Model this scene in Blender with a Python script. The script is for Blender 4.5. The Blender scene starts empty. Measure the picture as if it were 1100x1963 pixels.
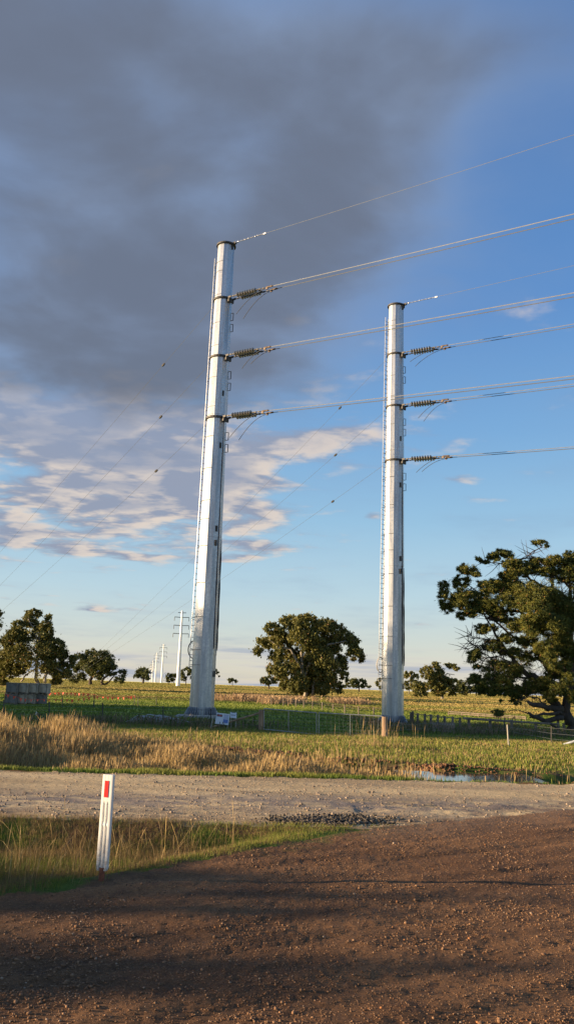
import bpy, math, random
import numpy as np
from mathutils import Vector
random.seed(7)
RNG = np.random.default_rng(11)
scene = bpy.context.scene
COL = scene.collection
rad = math.radians
# ------------------------------------------------------------------ camera
FPX = 1605.0
EL = math.asin(.2007); RO = rad(2.0)
CF = np.array([0, math.cos(EL), math.sin(EL)]); R0 = np.array([1., 0, 0]); U0 = np.array([0, -math.sin(EL), math.cos(EL)])
CR = math.cos(RO)*R0 + math.sin(RO)*U0; CU = math.cos(RO)*U0 - math.sin(RO)*R0
CP = np.array([0, 0, 1.65])
def ray(x, y): return CF + CR*(x-550)/FPX - CU*(y-981.5)/FPX
def P(x, y, Y):
    d = ray(x, y); return CP + d*(Y/d[1])
cam = bpy.data.cameras.new('camera'); camo = bpy.data.objects.new('camera', cam); COL.objects.link(camo)
from mathutils import Matrix
camo.matrix_world = Matrix(((CR[0], CU[0], -CF[0], CP[0]), (CR[1], CU[1], -CF[1], CP[1]), (CR[2], CU[2], -CF[2], CP[2]), (0, 0, 0, 1)))
cam.sensor_fit = 'VERTICAL'; cam.sensor_height = 24; cam.lens = FPX/1963*24; cam.clip_start = .05; cam.clip_end = 20000
scene.camera = camo
# ------------------------------------------------------------------ noise
def _hash(ix, iy, s):
    h = (ix.astype(np.int64)*374761393 + iy.astype(np.int64)*668265263 + s*982451653) & 0xffffffff
    h = ((h ^ (h >> 13))*1274126177) & 0xffffffff
    return ((h ^ (h >> 16)) & 0xffffff)/float(0xffffff)
def vn(x, y, s=0):
    x = np.asarray(x, float); y = np.asarray(y, float)
    ix = np.floor(x); iy = np.floor(y); fx = x-ix; fy = y-iy
    fx = fx*fx*(3-2*fx); fy = fy*fy*(3-2*fy)
    a = _hash(ix, iy, s); b = _hash(ix+1, iy, s); c = _hash(ix, iy+1, s); d = _hash(ix+1, iy+1, s)
    return (a*(1-fx)+b*fx)*(1-fy) + (c*(1-fx)+d*fx)*fy
def fbm(x, y, o=4, s=0):
    r = 0; a = .5; t = 0
    for k in range(o):
        r = r + a*vn(x*2**k, y*2**k, s+k*17); t += a; a *= .5
    return r/t
def ss(a, b, x):
    t = np.clip((np.asarray(x, float)-a)/(b-a), 0, 1); return t*t*(3-2*t)
# ------------------------------------------------------------------ terrain
AX = [-60, -15, -6, -3, -2.06, -1.4, -.86, -.15, 1.09, 4.5, 9, 60]
AY = [2.0, 4.2, 5.5, 6.35, 6.78, 7.39, 8.31, 9.21, 10.79, 13.2, 14.2, 14.2]
def y_ap(x): return np.interp(x, AX, AY)
def y_rn(x): return np.interp(x, [-60, -3.3, .13, 1.09, 4.5, 9, 60], [9.6, 10.6, 10.75, 10.79, 13.2, 14.2, 14.2])
def y_rf(x): return 16.65 + .1*np.clip(x, -30, 30)
def y_bank(x): return np.interp(x, [-60, -9, -3, 0, 3.5, 6, 60], [31, 29.5, 27.0, 25.5, 23.0, 22.6, 24])
def h(x, y):
    x = np.asarray(x, float); y = np.asarray(y, float)
    ap, rn, rf, bk = y_ap(x), y_rn(x), y_rf(x), y_bank(x)
    z = -.05*ss(4, 12, y)
    ver = ss(ap+.35, ap+1.5, y)*(1-ss(rn-.9, rn, y))*ss(1.1, -.8, x)
    z = z - .33*ver
    z = z - .06*ss(rf-1.0, rf, y)
    lo = -.62+.08*ss(2, -3, x)
    d = ss(rf+.1, rf+1.7, y)
    z = z*(1-d) + lo*d
    bw = .55 + .5*fbm(x*.7, y*.2, 3, 5)
    jit = (fbm(x*.9, y*.9, 3, 9)-.5)*1.4
    u = ss(bk-bw+jit, bk+jit, y)
    top = -.37 - .16*ss(26, 42, y)
    z = z*(1-u) + top*u
    z = z - .38*ss(2, 9, x)*ss(42, 58, y)*(1-ss(90, 200, y))
    mound = np.exp(-(((x-7.9)/1.25)**2 + ((y-20.0)/1.1)**2))*.44 + np.exp(-(((x-4.7)/1.3)**2 + ((y-22.3)/.45)**2))*.08
    z = z + mound*(.6+.8*fbm(x*2.2, y*2.2, 3, 31))
    z = z - .0014*np.clip(y-160, 0, 640) - .004*np.clip(y-800, 0, 9000)
    z = z - .25*ss(25, 60, np.abs(x))*ss(30, 0, y)
    far = ss(30, 80, y)
    z = z + (fbm(x*.05, y*.05, 3, 3)-.5)*.25*far + (fbm(x*.8, y*.8, 3, 4)-.5)*.10*ss(17, 22, y)*(1-ss(60, 150, y))
    return z
def hmicro(x, y):
    x = np.asarray(x, float); y = np.asarray(y, float)
    ap, rn, rf = y_ap(x), y_rn(x), y_rf(x)
    a = 1-ss(ap-.1, ap+.1, np.where(x > 1.09, y-2.0, y))
    road = ss(rn-.1, rn+.2, y)*(1-ss(rf-.2, rf, y))
    dr = x*.55-y*.83     # ruts run diagonally across the driveway
    m = (fbm(x*1.5, y*1.5, 2, 40)-.5)*.03 + (fbm(x*11, y*11, 3, 41)-.5)*.010 + (fbm(x*45, y*45, 2, 42)-.5)*.012
    rut = (fbm(dr*4.5, (x*.83+y*.55)*.3, 3, 44)-.5)*.034 - .004*(1-ss(3.6, 4.6, y))*(np.exp(-((x-.99-.03*y+.02*np.sin(y*3))/.012)**2)+np.exp(-((x-1.07-.03*y+.02*np.sin(y*3))/.012)**2)+np.exp(-((x-.90-.03*y)/.015)**2))
    rut2 = (fbm(x*.35, y*2.3, 3, 45)-.5)*.05 + (fbm(x*9, y*9, 3, 46)-.5)*.012*(.4+fbm(x*.8, y*.8, 2, 47))
    g = (fbm(x*3, y*3, 4, 48)-.5)*.06
    oth = (1-a)*(1-road)
    return (m+rut)*a + rut2*road + g*oth*(1-ss(30, 60, y))
def H(x, y): return h(x, y) + hmicro(x, y)
def hz(x, y): return float(h(x, y))
def Hz(x, y): return float(H(x, y))
def G(px, py):
    d = ray(px, py); Y = 3.0; prev = Y
    while Y < 6000:
        p = CP + d*(Y/d[1])
        if p[2] < hz(p[0], p[1]):
            lo, hi = prev, Y
            for _ in range(30):
                m = (lo+hi)/2; q = CP + d*(m/d[1])
                if q[2] < hz(q[0], q[1]): hi = m
                else: lo = m
            q = CP + d*(hi/d[1]); return q
        prev = Y; Y *= 1.01
    return CP + d*(900/d[1])
# ------------------------------------------------------------------ nodes / materials
class NT:
    def __init__(s, tree): s.t = tree; s.n = tree.nodes; s.l = tree.links
    def node(s, typ, **kw):
        n = s.n.new(typ)
        for k, v in kw.items(): setattr(n, k, v)
        return n
    def link(s, a, b): s.l.new(a, b)
    def put(s, inp, v):
        if isinstance(v, (int, float)): inp.default_value = v
        elif isinstance(v, tuple): inp.default_value = v if len(v) == len(inp.default_value) else (*v, 1)
        else: s.link(v, inp)
    def m(s, op, a, b=None, c=None, clamp=False):
        n = s.node('ShaderNodeMath', operation=op, use_clamp=clamp)
        s.put(n.inputs[0], a)
        if b is not None: s.put(n.inputs[1], b)
        if c is not None: s.put(n.inputs[2], c)
        return n.outputs[0]
    def mr(s, v, a, b, c=0., d=1., smooth=True):
        n = s.node('ShaderNodeMapRange', interpolation_type='SMOOTHSTEP' if smooth else 'LINEAR')
        s.put(n.inputs[0], v)
        for i, q in enumerate((a, b, c, d)): s.put(n.inputs[i+1], q)
        return n.outputs[0]
    def mix(s, f, a, b, bt='MIX'):
        n = s.node('ShaderNodeMix', data_type='RGBA', blend_type=bt)
        s.put(n.inputs[0], f); s.put(n.inputs[6], a); s.put(n.inputs[7], b)
        return n.outputs[2]
    def noise(s, vec, scale, detail=4., rough=.55, dist=0.):
        n = s.node('ShaderNodeTexNoise')
        if vec is not None: s.put(n.inputs['Vector'], vec)
        n.inputs['Scale'].default_value = scale; n.inputs['Detail'].default_value = detail
        n.inputs['Roughness'].default_value = rough; n.inputs['Distortion'].default_value = dist
        return n.outputs['Fac']
    def mapping(s, vec, scale=(1, 1, 1), loc=(0, 0, 0), rot=(0, 0, 0)):
        n = s.node('ShaderNodeMapping'); s.link(vec, n.inputs[0])
        n.inputs['Scale'].default_value = scale; n.inputs['Location'].default_value = loc; n.inputs['Rotation'].default_value = rot
        return n.outputs[0]
def newmat(name):
    m = bpy.data.materials.new(name); m.use_nodes = True
    t = NT(m.node_tree); b = m.node_tree.nodes['Principled BSDF']
    return m, t, b
def simple(name, col, rough=.6, metal=0., var=.25, scale=6., bump=.15, stretch=(1, 1, 1), spec=.5):
    m, t, b = newmat(name)
    tc = t.node('ShaderNodeTexCoord').outputs['Object']
    v = t.mapping(tc, scale=stretch)
    n = t.noise(v, scale, 5, .6)
    dark = tuple(c*(1-var) for c in col); lite = tuple(min(1, c*(1+var)) for c in col)
    c = t.mix(t.mr(n, .3, .7), (*dark, 1), (*lite, 1)); t.link(c, b.inputs['Base Color'])
    b.inputs['Roughness'].default_value = rough; b.inputs['Metallic'].default_value = metal
    b.inputs['Specular IOR Level'].default_value = spec
    if bump:
        bn = t.node('ShaderNodeBump'); bn.inputs['Strength'].default_value = bump; bn.inputs['Distance'].default_value = .02
        t.link(t.noise(v, scale*4, 4, .6), bn.inputs['Height']); t.link(bn.outputs[0], b.inputs['Normal'])
    return m
def foliage(name, trans=.25, rough=.55, spec=.25):
    m, t, b = newmat(name)
    a = t.node('ShaderNodeAttribute', attribute_name='col').outputs['Color']
    t.link(a, b.inputs['Base Color']); b.inputs['Roughness'].default_value = rough
    b.inputs['Specular IOR Level'].default_value = spec
    tr = t.node('ShaderNodeBsdfTranslucent'); t.link(a, tr.inputs[0])
    mx = t.node('ShaderNodeMixShader'); mx.inputs[0].default_value = trans
    t.link(b.outputs[0], mx.inputs[1]); t.link(tr.outputs[0], mx.inputs[2])
    t.link(mx.outputs[0], m.node_tree.nodes['Material Output'].inputs[0])
    return m
def steel_mat():
    m, t, b = newmat('galvanised_steel')
    tc = t.node('ShaderNodeTexCoord').outputs['Object']
    n1 = t.noise(t.mapping(tc, scale=(1.5, 1.5, .12)), 2.0, 5, .6)
    n2 = t.noise(t.mapping(tc, scale=(1, 1, 1)), 9.0, 5, .65)
    c = t.mix(t.mr(n1, .35, .65), (.36, .37, .39, 1), (.62, .62, .62, 1))
    c = t.mix(t.mr(n2, .35, .7, 0, .55), c, (.34, .35, .37, 1))
    # brown drip stains, long and thin down the shaft
    n3 = t.noise(t.mapping(tc, scale=(5, 5, .10), loc=(3, 1, .3)), 1.3, 4, .6)
    z = t.node('ShaderNodeSeparateXYZ'); t.link(tc, z.inputs[0])
    lowz = t.mr(z.outputs[2], 16, 7, .0, 1.)
    st = t.m('MULTIPLY', t.mr(n3, .60, .70), lowz)
    c = t.mix(t.m('MULTIPLY', st, .45), c, (.20, .16, .13, 1))
    t.link(c, b.inputs['Base Color'])
    b.inputs['Metallic'].default_value = .82
    r = t.mr(n2, .3, .7, .34, .46); t.link(r, b.inputs['Roughness'])
    bn = t.node('ShaderNodeBump'); bn.inputs['Strength'].default_value = .06; bn.inputs['Distance'].default_value = .02
    t.link(t.noise(tc, 3.0, 3, .5), bn.inputs['Height']); t.link(bn.outputs[0], b.inputs['Normal'])
    return m
M = {}
M['steel'] = steel_mat()
M['seam'] = simple('stained_seam', (.16, .12, .10), .7, .2, .5, 3, .2, (1, 1, .3))
M['dark_steel'] = simple('dark_steel', (.07, .065, .06), .6, .4, .3)
M['ladder'] = simple('ladder_alloy', (.55, .56, .58), .4, .6, .15)
M['cable'] = simple('black_cable', (.022, .024, .028), .7, 0, .2, bump=0)
M['alloy_wire'] = simple('aluminium_wire', (.52, .53, .55), .38, .7, .1, bump=0)
M['thin_wire'] = simple('grey_wire', (.16, .17, .18), .5, .4, .1, bump=0)
M['porcelain'] = simple('grey_glass_disc', (.34, .31, .25), .35, 0, .1, bump=0)
M['disc_dark'] = simple('disc_cap', (.06, .055, .05), .5, .3, .2, bump=0)
M['rusty'] = simple('rust_clamp', (.11, .08, .06), .6, .4, .35)
M['concrete'] = simple('pad_concrete', (.30, .29, .27), .85, 0, .25, 3)
M['white_steel'] = simple('far_pole_steel', (.78, .78, .77), .5, .15, .06, 1)
M['post_wood'] = simple('post_timber', (.33, .21, .13), .85, 0, .4, 5, .3, (1, 1, .15))
M['old_wood'] = simple('weathered_timber', (.21, .16, .12), .85, 0, .4, 4, .3, (1, 1, .3))
M['pale_wood'] = simple('pale_timber', (.42, .38, .31), .8, 0, .25, 5, .2, (1, 1, .2))
M['ply'] = simple('grey_bin_board', (.42, .34, .25), .85, 0, .28, 2.5, .2)
M['ply_dark'] = simple('dark_bin_board', (.17, .15, .13), .85, 0, .3, 2.5, .2)
M['picket'] = simple('picket_steel', (.06, .055, .05), .6, .3, .3)
M['gate_pipe'] = simple('gate_pipe', (.34, .34, .32), .45, .55, .15)
M['orange'] = simple('orange_plastic', (.90, .09, .035), .5, 0, .1, bump=0)
M['sign_white'] = simple('sign_white', (.62, .63, .64), .5, 0, .06, 2, 0)
M['sign_red'] = simple('sign_red', (.35, .07, .06), .5, 0, .1, 2, 0)
M['sign_black'] = simple('sign_black', (.03, .03, .035), .5, 0, .1, 2, 0)
M['sign_blue'] = simple('sign_blue', (.12, .19, .42), .5, 0, .1, 2, 0)
M['post_plastic'] = simple('guide_post_plastic', (.78, .76, .70), .45, 0, .05, 4, .05)
M['red_reflector'] = simple('red_reflector', (.80, .035, .03), .3, 0, .06, 60, .05)
M['rust_base'] = simple('rust_base', (.24, .075, .035), .8, 0, .3, 20, .2)
M['pale_pipe'] = simple('pale_pipe', (.45, .46, .48), .6, 0, .15, 4, 0)
M['gum_bark'] = simple('gum_bark', (.30, .26, .21), .85, 0, .35, 1.2, .4, (1, 1, .25))
M['dark_bark'] = simple('pine_bark', (.070, .050, .038), .9, 0, .4, 2.5, .6, (1, 1, .3))
M['leaf'] = foliage('gum_leaf')
M['needle'] = foliage('pine_needle', .15)
M['grass'] = foliage('grass_blade', .3, .6, .2)
# gravel stones
def stone_mat(name, rough=.85):
    m, t, b = newmat(name)
    a = t.node('ShaderNodeAttribute', attribute_name='col').outputs['Color']
    tc = t.node('ShaderNodeTexCoord').outputs['Object']
    n = t.noise(tc, 220, 3, .6)
    t.link(t.mix(t.mr(n, .3, .7, 0, .5), a, t.mix(.5, a, (.5, .42, .34, 1), 'MULTIPLY')), b.inputs['Base Color'])
    b.inputs['Roughness'].default_value = rough; b.inputs['Specular IOR Level'].default_value = .3
    return m
M['stone'] = stone_mat('loose_stone')
m_ = M['post_plastic']; t_ = NT(m_.node_tree); b_ = m_.node_tree.nodes['Principled BSDF']
old = b_.inputs['Base Color'].links[0].from_socket; tc_ = t_.node('ShaderNodeTexCoord').outputs['Object']
sz_ = t_.node('ShaderNodeSeparateXYZ'); t_.link(tc_, sz_.inputs[0])
fz_ = t_.m('MULTIPLY', t_.mr(sz_.outputs[2], .50, .08, 0, 1), t_.mr(t_.noise(tc_, 30, 5, .7), .42, .62, .1, .8))
t_.link(t_.mix(fz_, old, (.33, .22, .13, 1)), b_.inputs['Base Color'])
def ground_mat(name, bump, fine, rough=.9):
    m, t, b = newmat(name)
    a = t.node('ShaderNodeAttribute', attribute_name='col').outputs['Color']
    tc = t.node('ShaderNodeTexCoord').outputs['Object']
    n = t.noise(tc, fine, 6, .75); n2 = t.noise(tc, fine*4, 3, .7)
    nn = t.m('ADD', t.m('MULTIPLY', n, .6), t.m('MULTIPLY', n2, .4))
    k = t.mr(nn, .36, .64, .48, 1.55, False)
    cm = t.node('ShaderNodeVectorMath', operation='SCALE'); t.link(a, cm.inputs[0]); t.link(k, cm.inputs['Scale'])
    t.link(cm.outputs[0], b.inputs['Base Color'])
    b.inputs['Roughness'].default_value = rough; b.inputs['Specular IOR Level'].default_value = .25
    bn = t.node('ShaderNodeBump'); bn.inputs['Strength'].default_value = 1.; bn.inputs['Distance'].default_value = bump
    t.link(nn, bn.inputs['Height']); t.link(bn.outputs[0], b.inputs['Normal'])
    return m
M['driveway'] = ground_mat('brown_gravel', .04, 34)
M['road'] = ground_mat('pale_gravel', .022, 18)
def field_mat():
    m, t, b = newmat('paddock')
    a = t.node('ShaderNodeAttribute', attribute_name='col').outputs['Color']
    w = t.node('ShaderNodeAttribute', attribute_name='farness').outputs['Fac']
    tc = t.node('ShaderNodeTexCoord').outputs['Object']
    n = t.noise(tc, 7, 6, .75); n2 = t.noise(t.mapping(tc, scale=(.05, .35, 1)), 1.0, 5, .6)
    k = t.m('ADD', t.mr(n, .3, .7, .75, 1.25, False), t.m('MULTIPLY', t.mr(n2, .3, .7, -.2, 1.0, False), w))
    cm = t.node('ShaderNodeVectorMath', operation='SCALE'); t.link(a, cm.inputs[0]); t.link(k, cm.inputs['Scale'])
    t.link(cm.outputs[0], b.inputs['Base Color'])
    b.inputs['Roughness'].default_value = .95; b.inputs['Specular IOR Level'].default_value = .1
    b.inputs['Sheen Weight'].default_value = 1.0; b.inputs['Sheen Roughness'].default_value = .45; t.link(cm.outputs[0], b.inputs['Sheen Tint'])
    bn = t.node('ShaderNodeBump'); bn.inputs['Strength'].default_value = 1.; bn.inputs['Distance'].default_value = .12
    t.link(n, bn.inputs['Height']); t.link(bn.outputs[0], b.inputs['Normal'])
    return m
M['field'] = field_mat()
def water_mat():
    m, t, b = newmat('puddle_water')
    b.inputs['Base Color'].default_value = (.07, .055, .04, 1); b.inputs['Roughness'].default_value = .06
    b.inputs['IOR'].default_value = 1.33; b.inputs['Specular IOR Level'].default_value = .6
    tc = t.node('ShaderNodeTexCoord').outputs['Object']
    bn = t.node('ShaderNodeBump'); bn.inputs['Strength'].default_value = .25; bn.inputs['Distance'].default_value = .01
    t.link(t.noise(tc, 6, 3, .5), bn.inputs['Height']); t.link(bn.outputs[0], b.inputs['Normal'])
    return m
M['water'] = water_mat()
# ------------------------------------------------------------------ mesh helpers
def tag(o, label=None, cat=None, group=None, kind=None):
    if label: o['label'] = label
    if cat: o['category'] = cat
    if group: o['group'] = group
    if kind: o['kind'] = kind
    return o
def empty(name, loc, label, cat, group=None, rz=0):
    o = bpy.data.objects.new(name, None); o.empty_display_size = .2; COL.objects.link(o)
    o.location = loc; o.rotation_euler = (0, 0, rz); tag(o, label, cat, group); return o
def npmesh(name, V, F, mat, parent=None, col=None, far=None, smooth=False, origin=None):
    V = np.asarray(V, np.float32); F = np.asarray(F, np.int32)
    if origin is not None: V = V - np.asarray(origin, np.float32)
    me = bpy.data.meshes.new(name); k = F.shape[1]
    me.vertices.add(len(V)); me.vertices.foreach_set('co', V.ravel())
    me.loops.add(F.size); me.loops.foreach_set('vertex_index', F.ravel())
    me.polygons.add(len(F)); me.polygons.foreach_set('loop_start', np.arange(0, F.size, k, dtype=np.int32))
    me.update(calc_edges=True)
    if col is not None:
        ca = me.color_attributes.new('col', 'FLOAT_COLOR', 'POINT')
        cc = np.ones((len(V), 4), np.float32); cc[:, :3] = col; ca.data.foreach_set('color', cc.ravel())
    if far is not None:
        fa = me.attributes.new('farness', 'FLOAT', 'POINT'); fa.data.foreach_set('value', np.asarray(far, np.float32))
    if smooth: me.polygons.foreach_set('use_smooth', np.ones(len(F), bool))
    me.validate()
    me.materials.append(mat)
    o = bpy.data.objects.new(name, me); COL.objects.link(o)
    if origin is not None and parent is None: o.location = origin
    if parent is not None: o.parent = parent
    return o
class MB:
    """collects shapes for one mesh"""
    def __init__(s): s.v = []; s.f = []
    def add(s, vs, fs):
        b = len(s.v); s.v += [tuple(map(float, v)) for v in vs]; s.f += [tuple(i+b for i in f) for f in fs]
    def box(s, c, d, rz=0., M3=None):
        c = np.array(c, float); dx, dy, dz = [q/2 for q in d]
        ca, sa = math.cos(rz), math.sin(rz)
        vs = []
        for z in (-dz, dz):
            for x, y in ((-dx, -dy), (dx, -dy), (dx, dy), (-dx, dy)):
                p = np.array([x*ca-y*sa, x*sa+y*ca, z])
                if M3 is not None: p = M3 @ np.array([x, y, z])
                vs.append(c+p)
        s.add(vs, [(3, 2, 1, 0), (4, 5, 6, 7), (0, 1, 5, 4), (1, 2, 6, 5), (2, 3, 7, 6), (3, 0, 4, 7)])
    def tube(s, pts, r, n=8, cap=True):
        pts = [np.array(p, float) for p in pts]
        rs = r if isinstance(r, (list, tuple)) else [r]*len(pts)
        rings = []; prev = None
        for i, p in enumerate(pts):
            t = pts[min(i+1, len(pts)-1)]-pts[max(i-1, 0)]
            L = np.linalg.norm(t); t = t/L if L > 1e-9 else np.array([0, 0, 1.])
            if prev is None:
                a = np.array([0, 0, 1.]) if abs(t[2]) < .9 else np.array([1., 0, 0])
                u = np.cross(t, a)
            else: u = prev - t*np.dot(prev, t)
            u /= np.linalg.norm(u); prev = u; w = np.cross(t, u)
            rings.append([p + rs[i]*(math.cos(2*math.pi*k/n)*u + math.sin(2*math.pi*k/n)*w) for k in range(n)])
        vs = [q for rg in rings for q in rg]; fs = []
        for i in range(len(pts)-1):
            for k in range(n):
                k2 = (k+1) % n; fs.append((i*n+k, i*n+k2, (i+1)*n+k2, (i+1)*n+k))
        if cap: fs += [tuple(range(n))[::-1], tuple((len(pts)-1)*n+k for k in range(n))]
        s.add(vs, fs)
    def lathe(s, prof, n=12, a0=0., c=(0, 0, 0)):
        vs = [(c[0]+r*math.cos(a0+2*math.pi*k/n), c[1]+r*math.sin(a0+2*math.pi*k/n), c[2]+z) for r, z in prof for k in range(n)]
        fs = []
        for i in range(len(prof)-1):
            for k in range(n):
                k2 = (k+1) % n; fs.append((i*n+k, i*n+k2, (i+1)*n+k2, (i+1)*n+k))
        fs += [tuple(range(n))[::-1], tuple((len(prof)-1)*n+k for k in range(n))]
        s.add(vs, fs)
    def ring(s, r0, r1, z0, z1, n=24, a0=0.):
        vs = []
        for r, z in ((r0, z0), (r1, z0), (r1, z1), (r0, z1)):
            vs += [(r*math.cos(a0+2*math.pi*k/n), r*math.sin(a0+2*math.pi*k/n), z) for k in range(n)]
        fs = []
        for j in range(4):
            j2 = (j+1) % 4
            for k in range(n):
                k2 = (k+1) % n; fs.append((j*n+k, j*n+k2, j2*n+k2, j2*n+k))
        s.add(vs, fs)
    def build(s, name, mat, parent=None, smooth=False, origin=None, bevel=0):
        me = bpy.data.meshes.new(name)
        o0 = np.array(origin if origin is not None else (0, 0, 0), float)
        me.from_pydata([tuple(np.array(v)-o0) for v in s.v], [], s.f); me.update()
        if smooth:
            for p in me.polygons: p.use_smooth = True
        me.materials.append(mat)
        o = bpy.data.objects.new(name, me); COL.objects.link(o)
        if origin is not None and parent is None: o.location = origin
        if parent is not None: o.parent = parent
        if bevel:
            b = o.modifiers.new('bevel', 'BEVEL'); b.width = bevel; b.segments = 2; b.limit_method = 'ANGLE'
        return o
def copy_tree(o, parent=None):
    c = o.copy(); COL.objects.link(c)
    if parent is not None: c.parent = parent
    for ch in list(o.children): copy_tree(ch, c)
    return c
def loc(p): return tuple(float(q) for q in p)
# ------------------------------------------------------------------ light and sky
SUN_EL = 9.0; SUN_AZ = 83.0     # degrees: height, and angle from the direction back to the camera (-Y) round to the left (-X)
sd = Vector((-math.sin(rad(SUN_AZ))*math.cos(rad(SUN_EL)), -math.cos(rad(SUN_AZ))*math.cos(rad(SUN_EL)), math.sin(rad(SUN_EL))))
sun = bpy.data.lights.new('sun', 'SUN'); suno = bpy.data.objects.new('sun', sun); COL.objects.link(suno)
sun.energy = 5.0; sun.angle = rad(.55); sun.color = (1, .74, .45)
suno.rotation_euler = sd.to_track_quat('Z', 'Y').to_euler(); suno.location = (-30, -5, 30)
world = bpy.data.worlds.new('World'); scene.world = world; world.use_nodes = True
wt = NT(world.node_tree); bg = world.node_tree.nodes['Background']
SKYK = .10; EXPO = 1.25
def lin(c): c = c/255.; return c/12.92 if c <= .04045 else ((c+.055)/1.055)**2.4
def sr(r, g, b): k = 1/2**EXPO/SKYK; return (lin(r)*k, lin(g)*k, lin(b)*k, 1)
bg.inputs['Strength'].default_value = SKYK
sky = wt.node('ShaderNodeTexSky', sky_type='NISHITA'); sky.sun_disc = False
sky.sun_elevation = rad(SUN_EL)
sky.sun_rotation = math.atan2(sd.x, sd.y)
sky.air_density = 1.0; sky.dust_density = .6; sky.ozone_density = 2.0
tcw = wt.node('ShaderNodeTexCoord').outputs['Generated']
sx = wt.node('ShaderNodeSeparateXYZ'); wt.link(tcw, sx.inputs[0]); X, Y_, Z = sx.outputs
az = wt.m('MULTIPLY', wt.m('ARCTAN2', X, Y_), 57.29578)
el = wt.m('MULTIPLY', wt.m('ARCSINE', Z), 57.29578)
inv = wt.m('DIVIDE', 1.0, wt.m('MAXIMUM', wt.m('ADD', Z, .10), .02))
cb = wt.node('ShaderNodeCombineXYZ'); wt.link(wt.m('MULTIPLY', X, inv), cb.inputs[0]); wt.link(wt.m('MULTIPLY', Y_, inv), cb.inputs[1])
cp = cb.outputs[0]
n_big = wt.noise(wt.mapping(cp, scale=(1, .8, 1)), 1.25, 5, .50, .25)
n_b2 = wt.noise(wt.mapping(cp, loc=(7.1, 2.2, 0)), 2.6, 5, .5, .3)
n_mid = wt.noise(wt.mapping(cp, loc=(3.3, 1.7, 0), scale=(.85, 1.05, 1)), 5.0, 6, .54, .15)
n_off = wt.noise(wt.mapping(cp, loc=(3.3+.06, 1.7+.02, 0), scale=(.85, 1.05, 1)), 5.0, 4, .5, .15)
# placement of the cloud masses: (pixel x, y, radius x, radius y, weight)
BL_BIG = [(20, 10, 520, 170, .40), (60, 730, 330, 90, .20), (330, 720, 220, 80, .18), (150, 260, 620, 420, .72), (330, 560, 330, 230, .44), (30, 640, 420, 170, .45), (690, 330, 210, 330, .42), (620, 100, 330, 150, .34), (900, 130, 300, 160, .24), (520, 640, 120, 110, .22), (430, 700, 150, 60, .2)]
BL_CUM = [(110, 790, 320, 75, .28), (470, 900, 70, 60, .2), (90, 830, 260, 70, .30), (330, 790, 150, 45, .20), (240, 890, 230, 75, .36), (130, 975, 260, 70, .36), (400, 940, 160, 90, .32), (60, 1040, 170, 30, .26), (480, 1050, 75, 24, .30), (570, 615, 30, 22, .34),
          (330, 1070, 170, 15, .24), (190, 1167, 95, 8, .30), (625, 862, 100, 30, .30), (640, 760, 110, 60, .16), (712, 988, 22, 9, .3), (880, 915, 60, 16, .24), (700, 830, 120, 50, .15), (580, 1105, 45, 6, .18), (10, 1140, 20, 12, .25), (520, 1000, 60, 30, .18),
          (800, 820, 60, 30, .12)]
def azel(px, py):
    d = ray(px, py); d = d/np.linalg.norm(d); return math.degrees(math.atan2(d[0], d[1])), math.degrees(math.asin(d[2]))
def blobs(L):
    acc = None
    for px, py, rx, ry, w in L:
        a0, e0 = azel(px, py); a1, e1 = azel(px+rx, py); _, e2 = azel(px, py-ry)
        ra = math.hypot(a1-a0, 0); re = abs(e2-e0)
        u = wt.m('MULTIPLY', wt.m('SUBTRACT', az, a0), 1/ra); v = wt.m('MULTIPLY', wt.m('SUBTRACT', el, e0), 1/re)
        q = wt.m('EXPONENT', wt.m('MULTIPLY', wt.m('ADD', wt.m('MULTIPLY', u, u), wt.m('MULTIPLY', v, v)), -1.0))
        acc = wt.m('MULTIPLY', q, w) if acc is None else wt.m('MULTIPLY_ADD', q, w, acc)
    return acc
big = blobs(BL_BIG); cum = blobs(BL_CUM)
behind = wt.mr(Y_, .35, -.1, 0, .18)        # broken cloud in the rest of the sky
nz = wt.m('MULTIPLY', wt.m('SUBTRACT', n_big, .5), .85)
nz = wt.m('MULTIPLY_ADD', wt.m('SUBTRACT', n_b2, .5), .35, nz)
nz = wt.m('MULTIPLY_ADD', wt.m('SUBTRACT', n_mid, .5), .45, nz)
dbig = wt.m('ADD', wt.m('ADD', big, behind), nz)
mbig = wt.mr(dbig, -.10, .95, 0, .94)
dcum = wt.m('ADD', wt.m('MULTIPLY', cum, 1.25), wt.m('MULTIPLY', wt.m('SUBTRACT', n_mid, .5), 1.35))
mcum = wt.mr(dcum, .15, .54, 0, .95)
lit = wt.mr(wt.m('SUBTRACT', n_mid, n_off), -.08, .12)
bigc = wt.mix(wt.mr(wt.m('ADD', dbig, wt.m('MULTIPLY', wt.m('SUBTRACT', n_b2, .5), 1.5)), .15, 1.15), sr(138, 158, 190), sr(110, 119, 137))
sh_c = sr(150, 158, 178); lit_c = sr(226, 212, 200)
cumc = wt.mix(lit, sh_c, lit_c)
cumc = wt.mix(wt.mr(dcum, .55, .95, 0, .7), cumc, sh_c)
# thin horizon bands
cbz = wt.node('ShaderNodeCombineXYZ'); wt.link(wt.m('MULTIPLY', az, .05), cbz.inputs[0]); wt.link(wt.m('MULTIPLY', el, .85), cbz.inputs[1])
nh = wt.noise(cbz.outputs[0], 1.0, 5, .55)
mh = wt.m('MULTIPLY', wt.mr(el, 3.2, 1.6, 0, .9), wt.mr(nh, .40, .60))
hor_c = wt.mix(wt.mr(nh, .44, .62), sr(224, 216, 206), sr(160, 172, 192))
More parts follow.
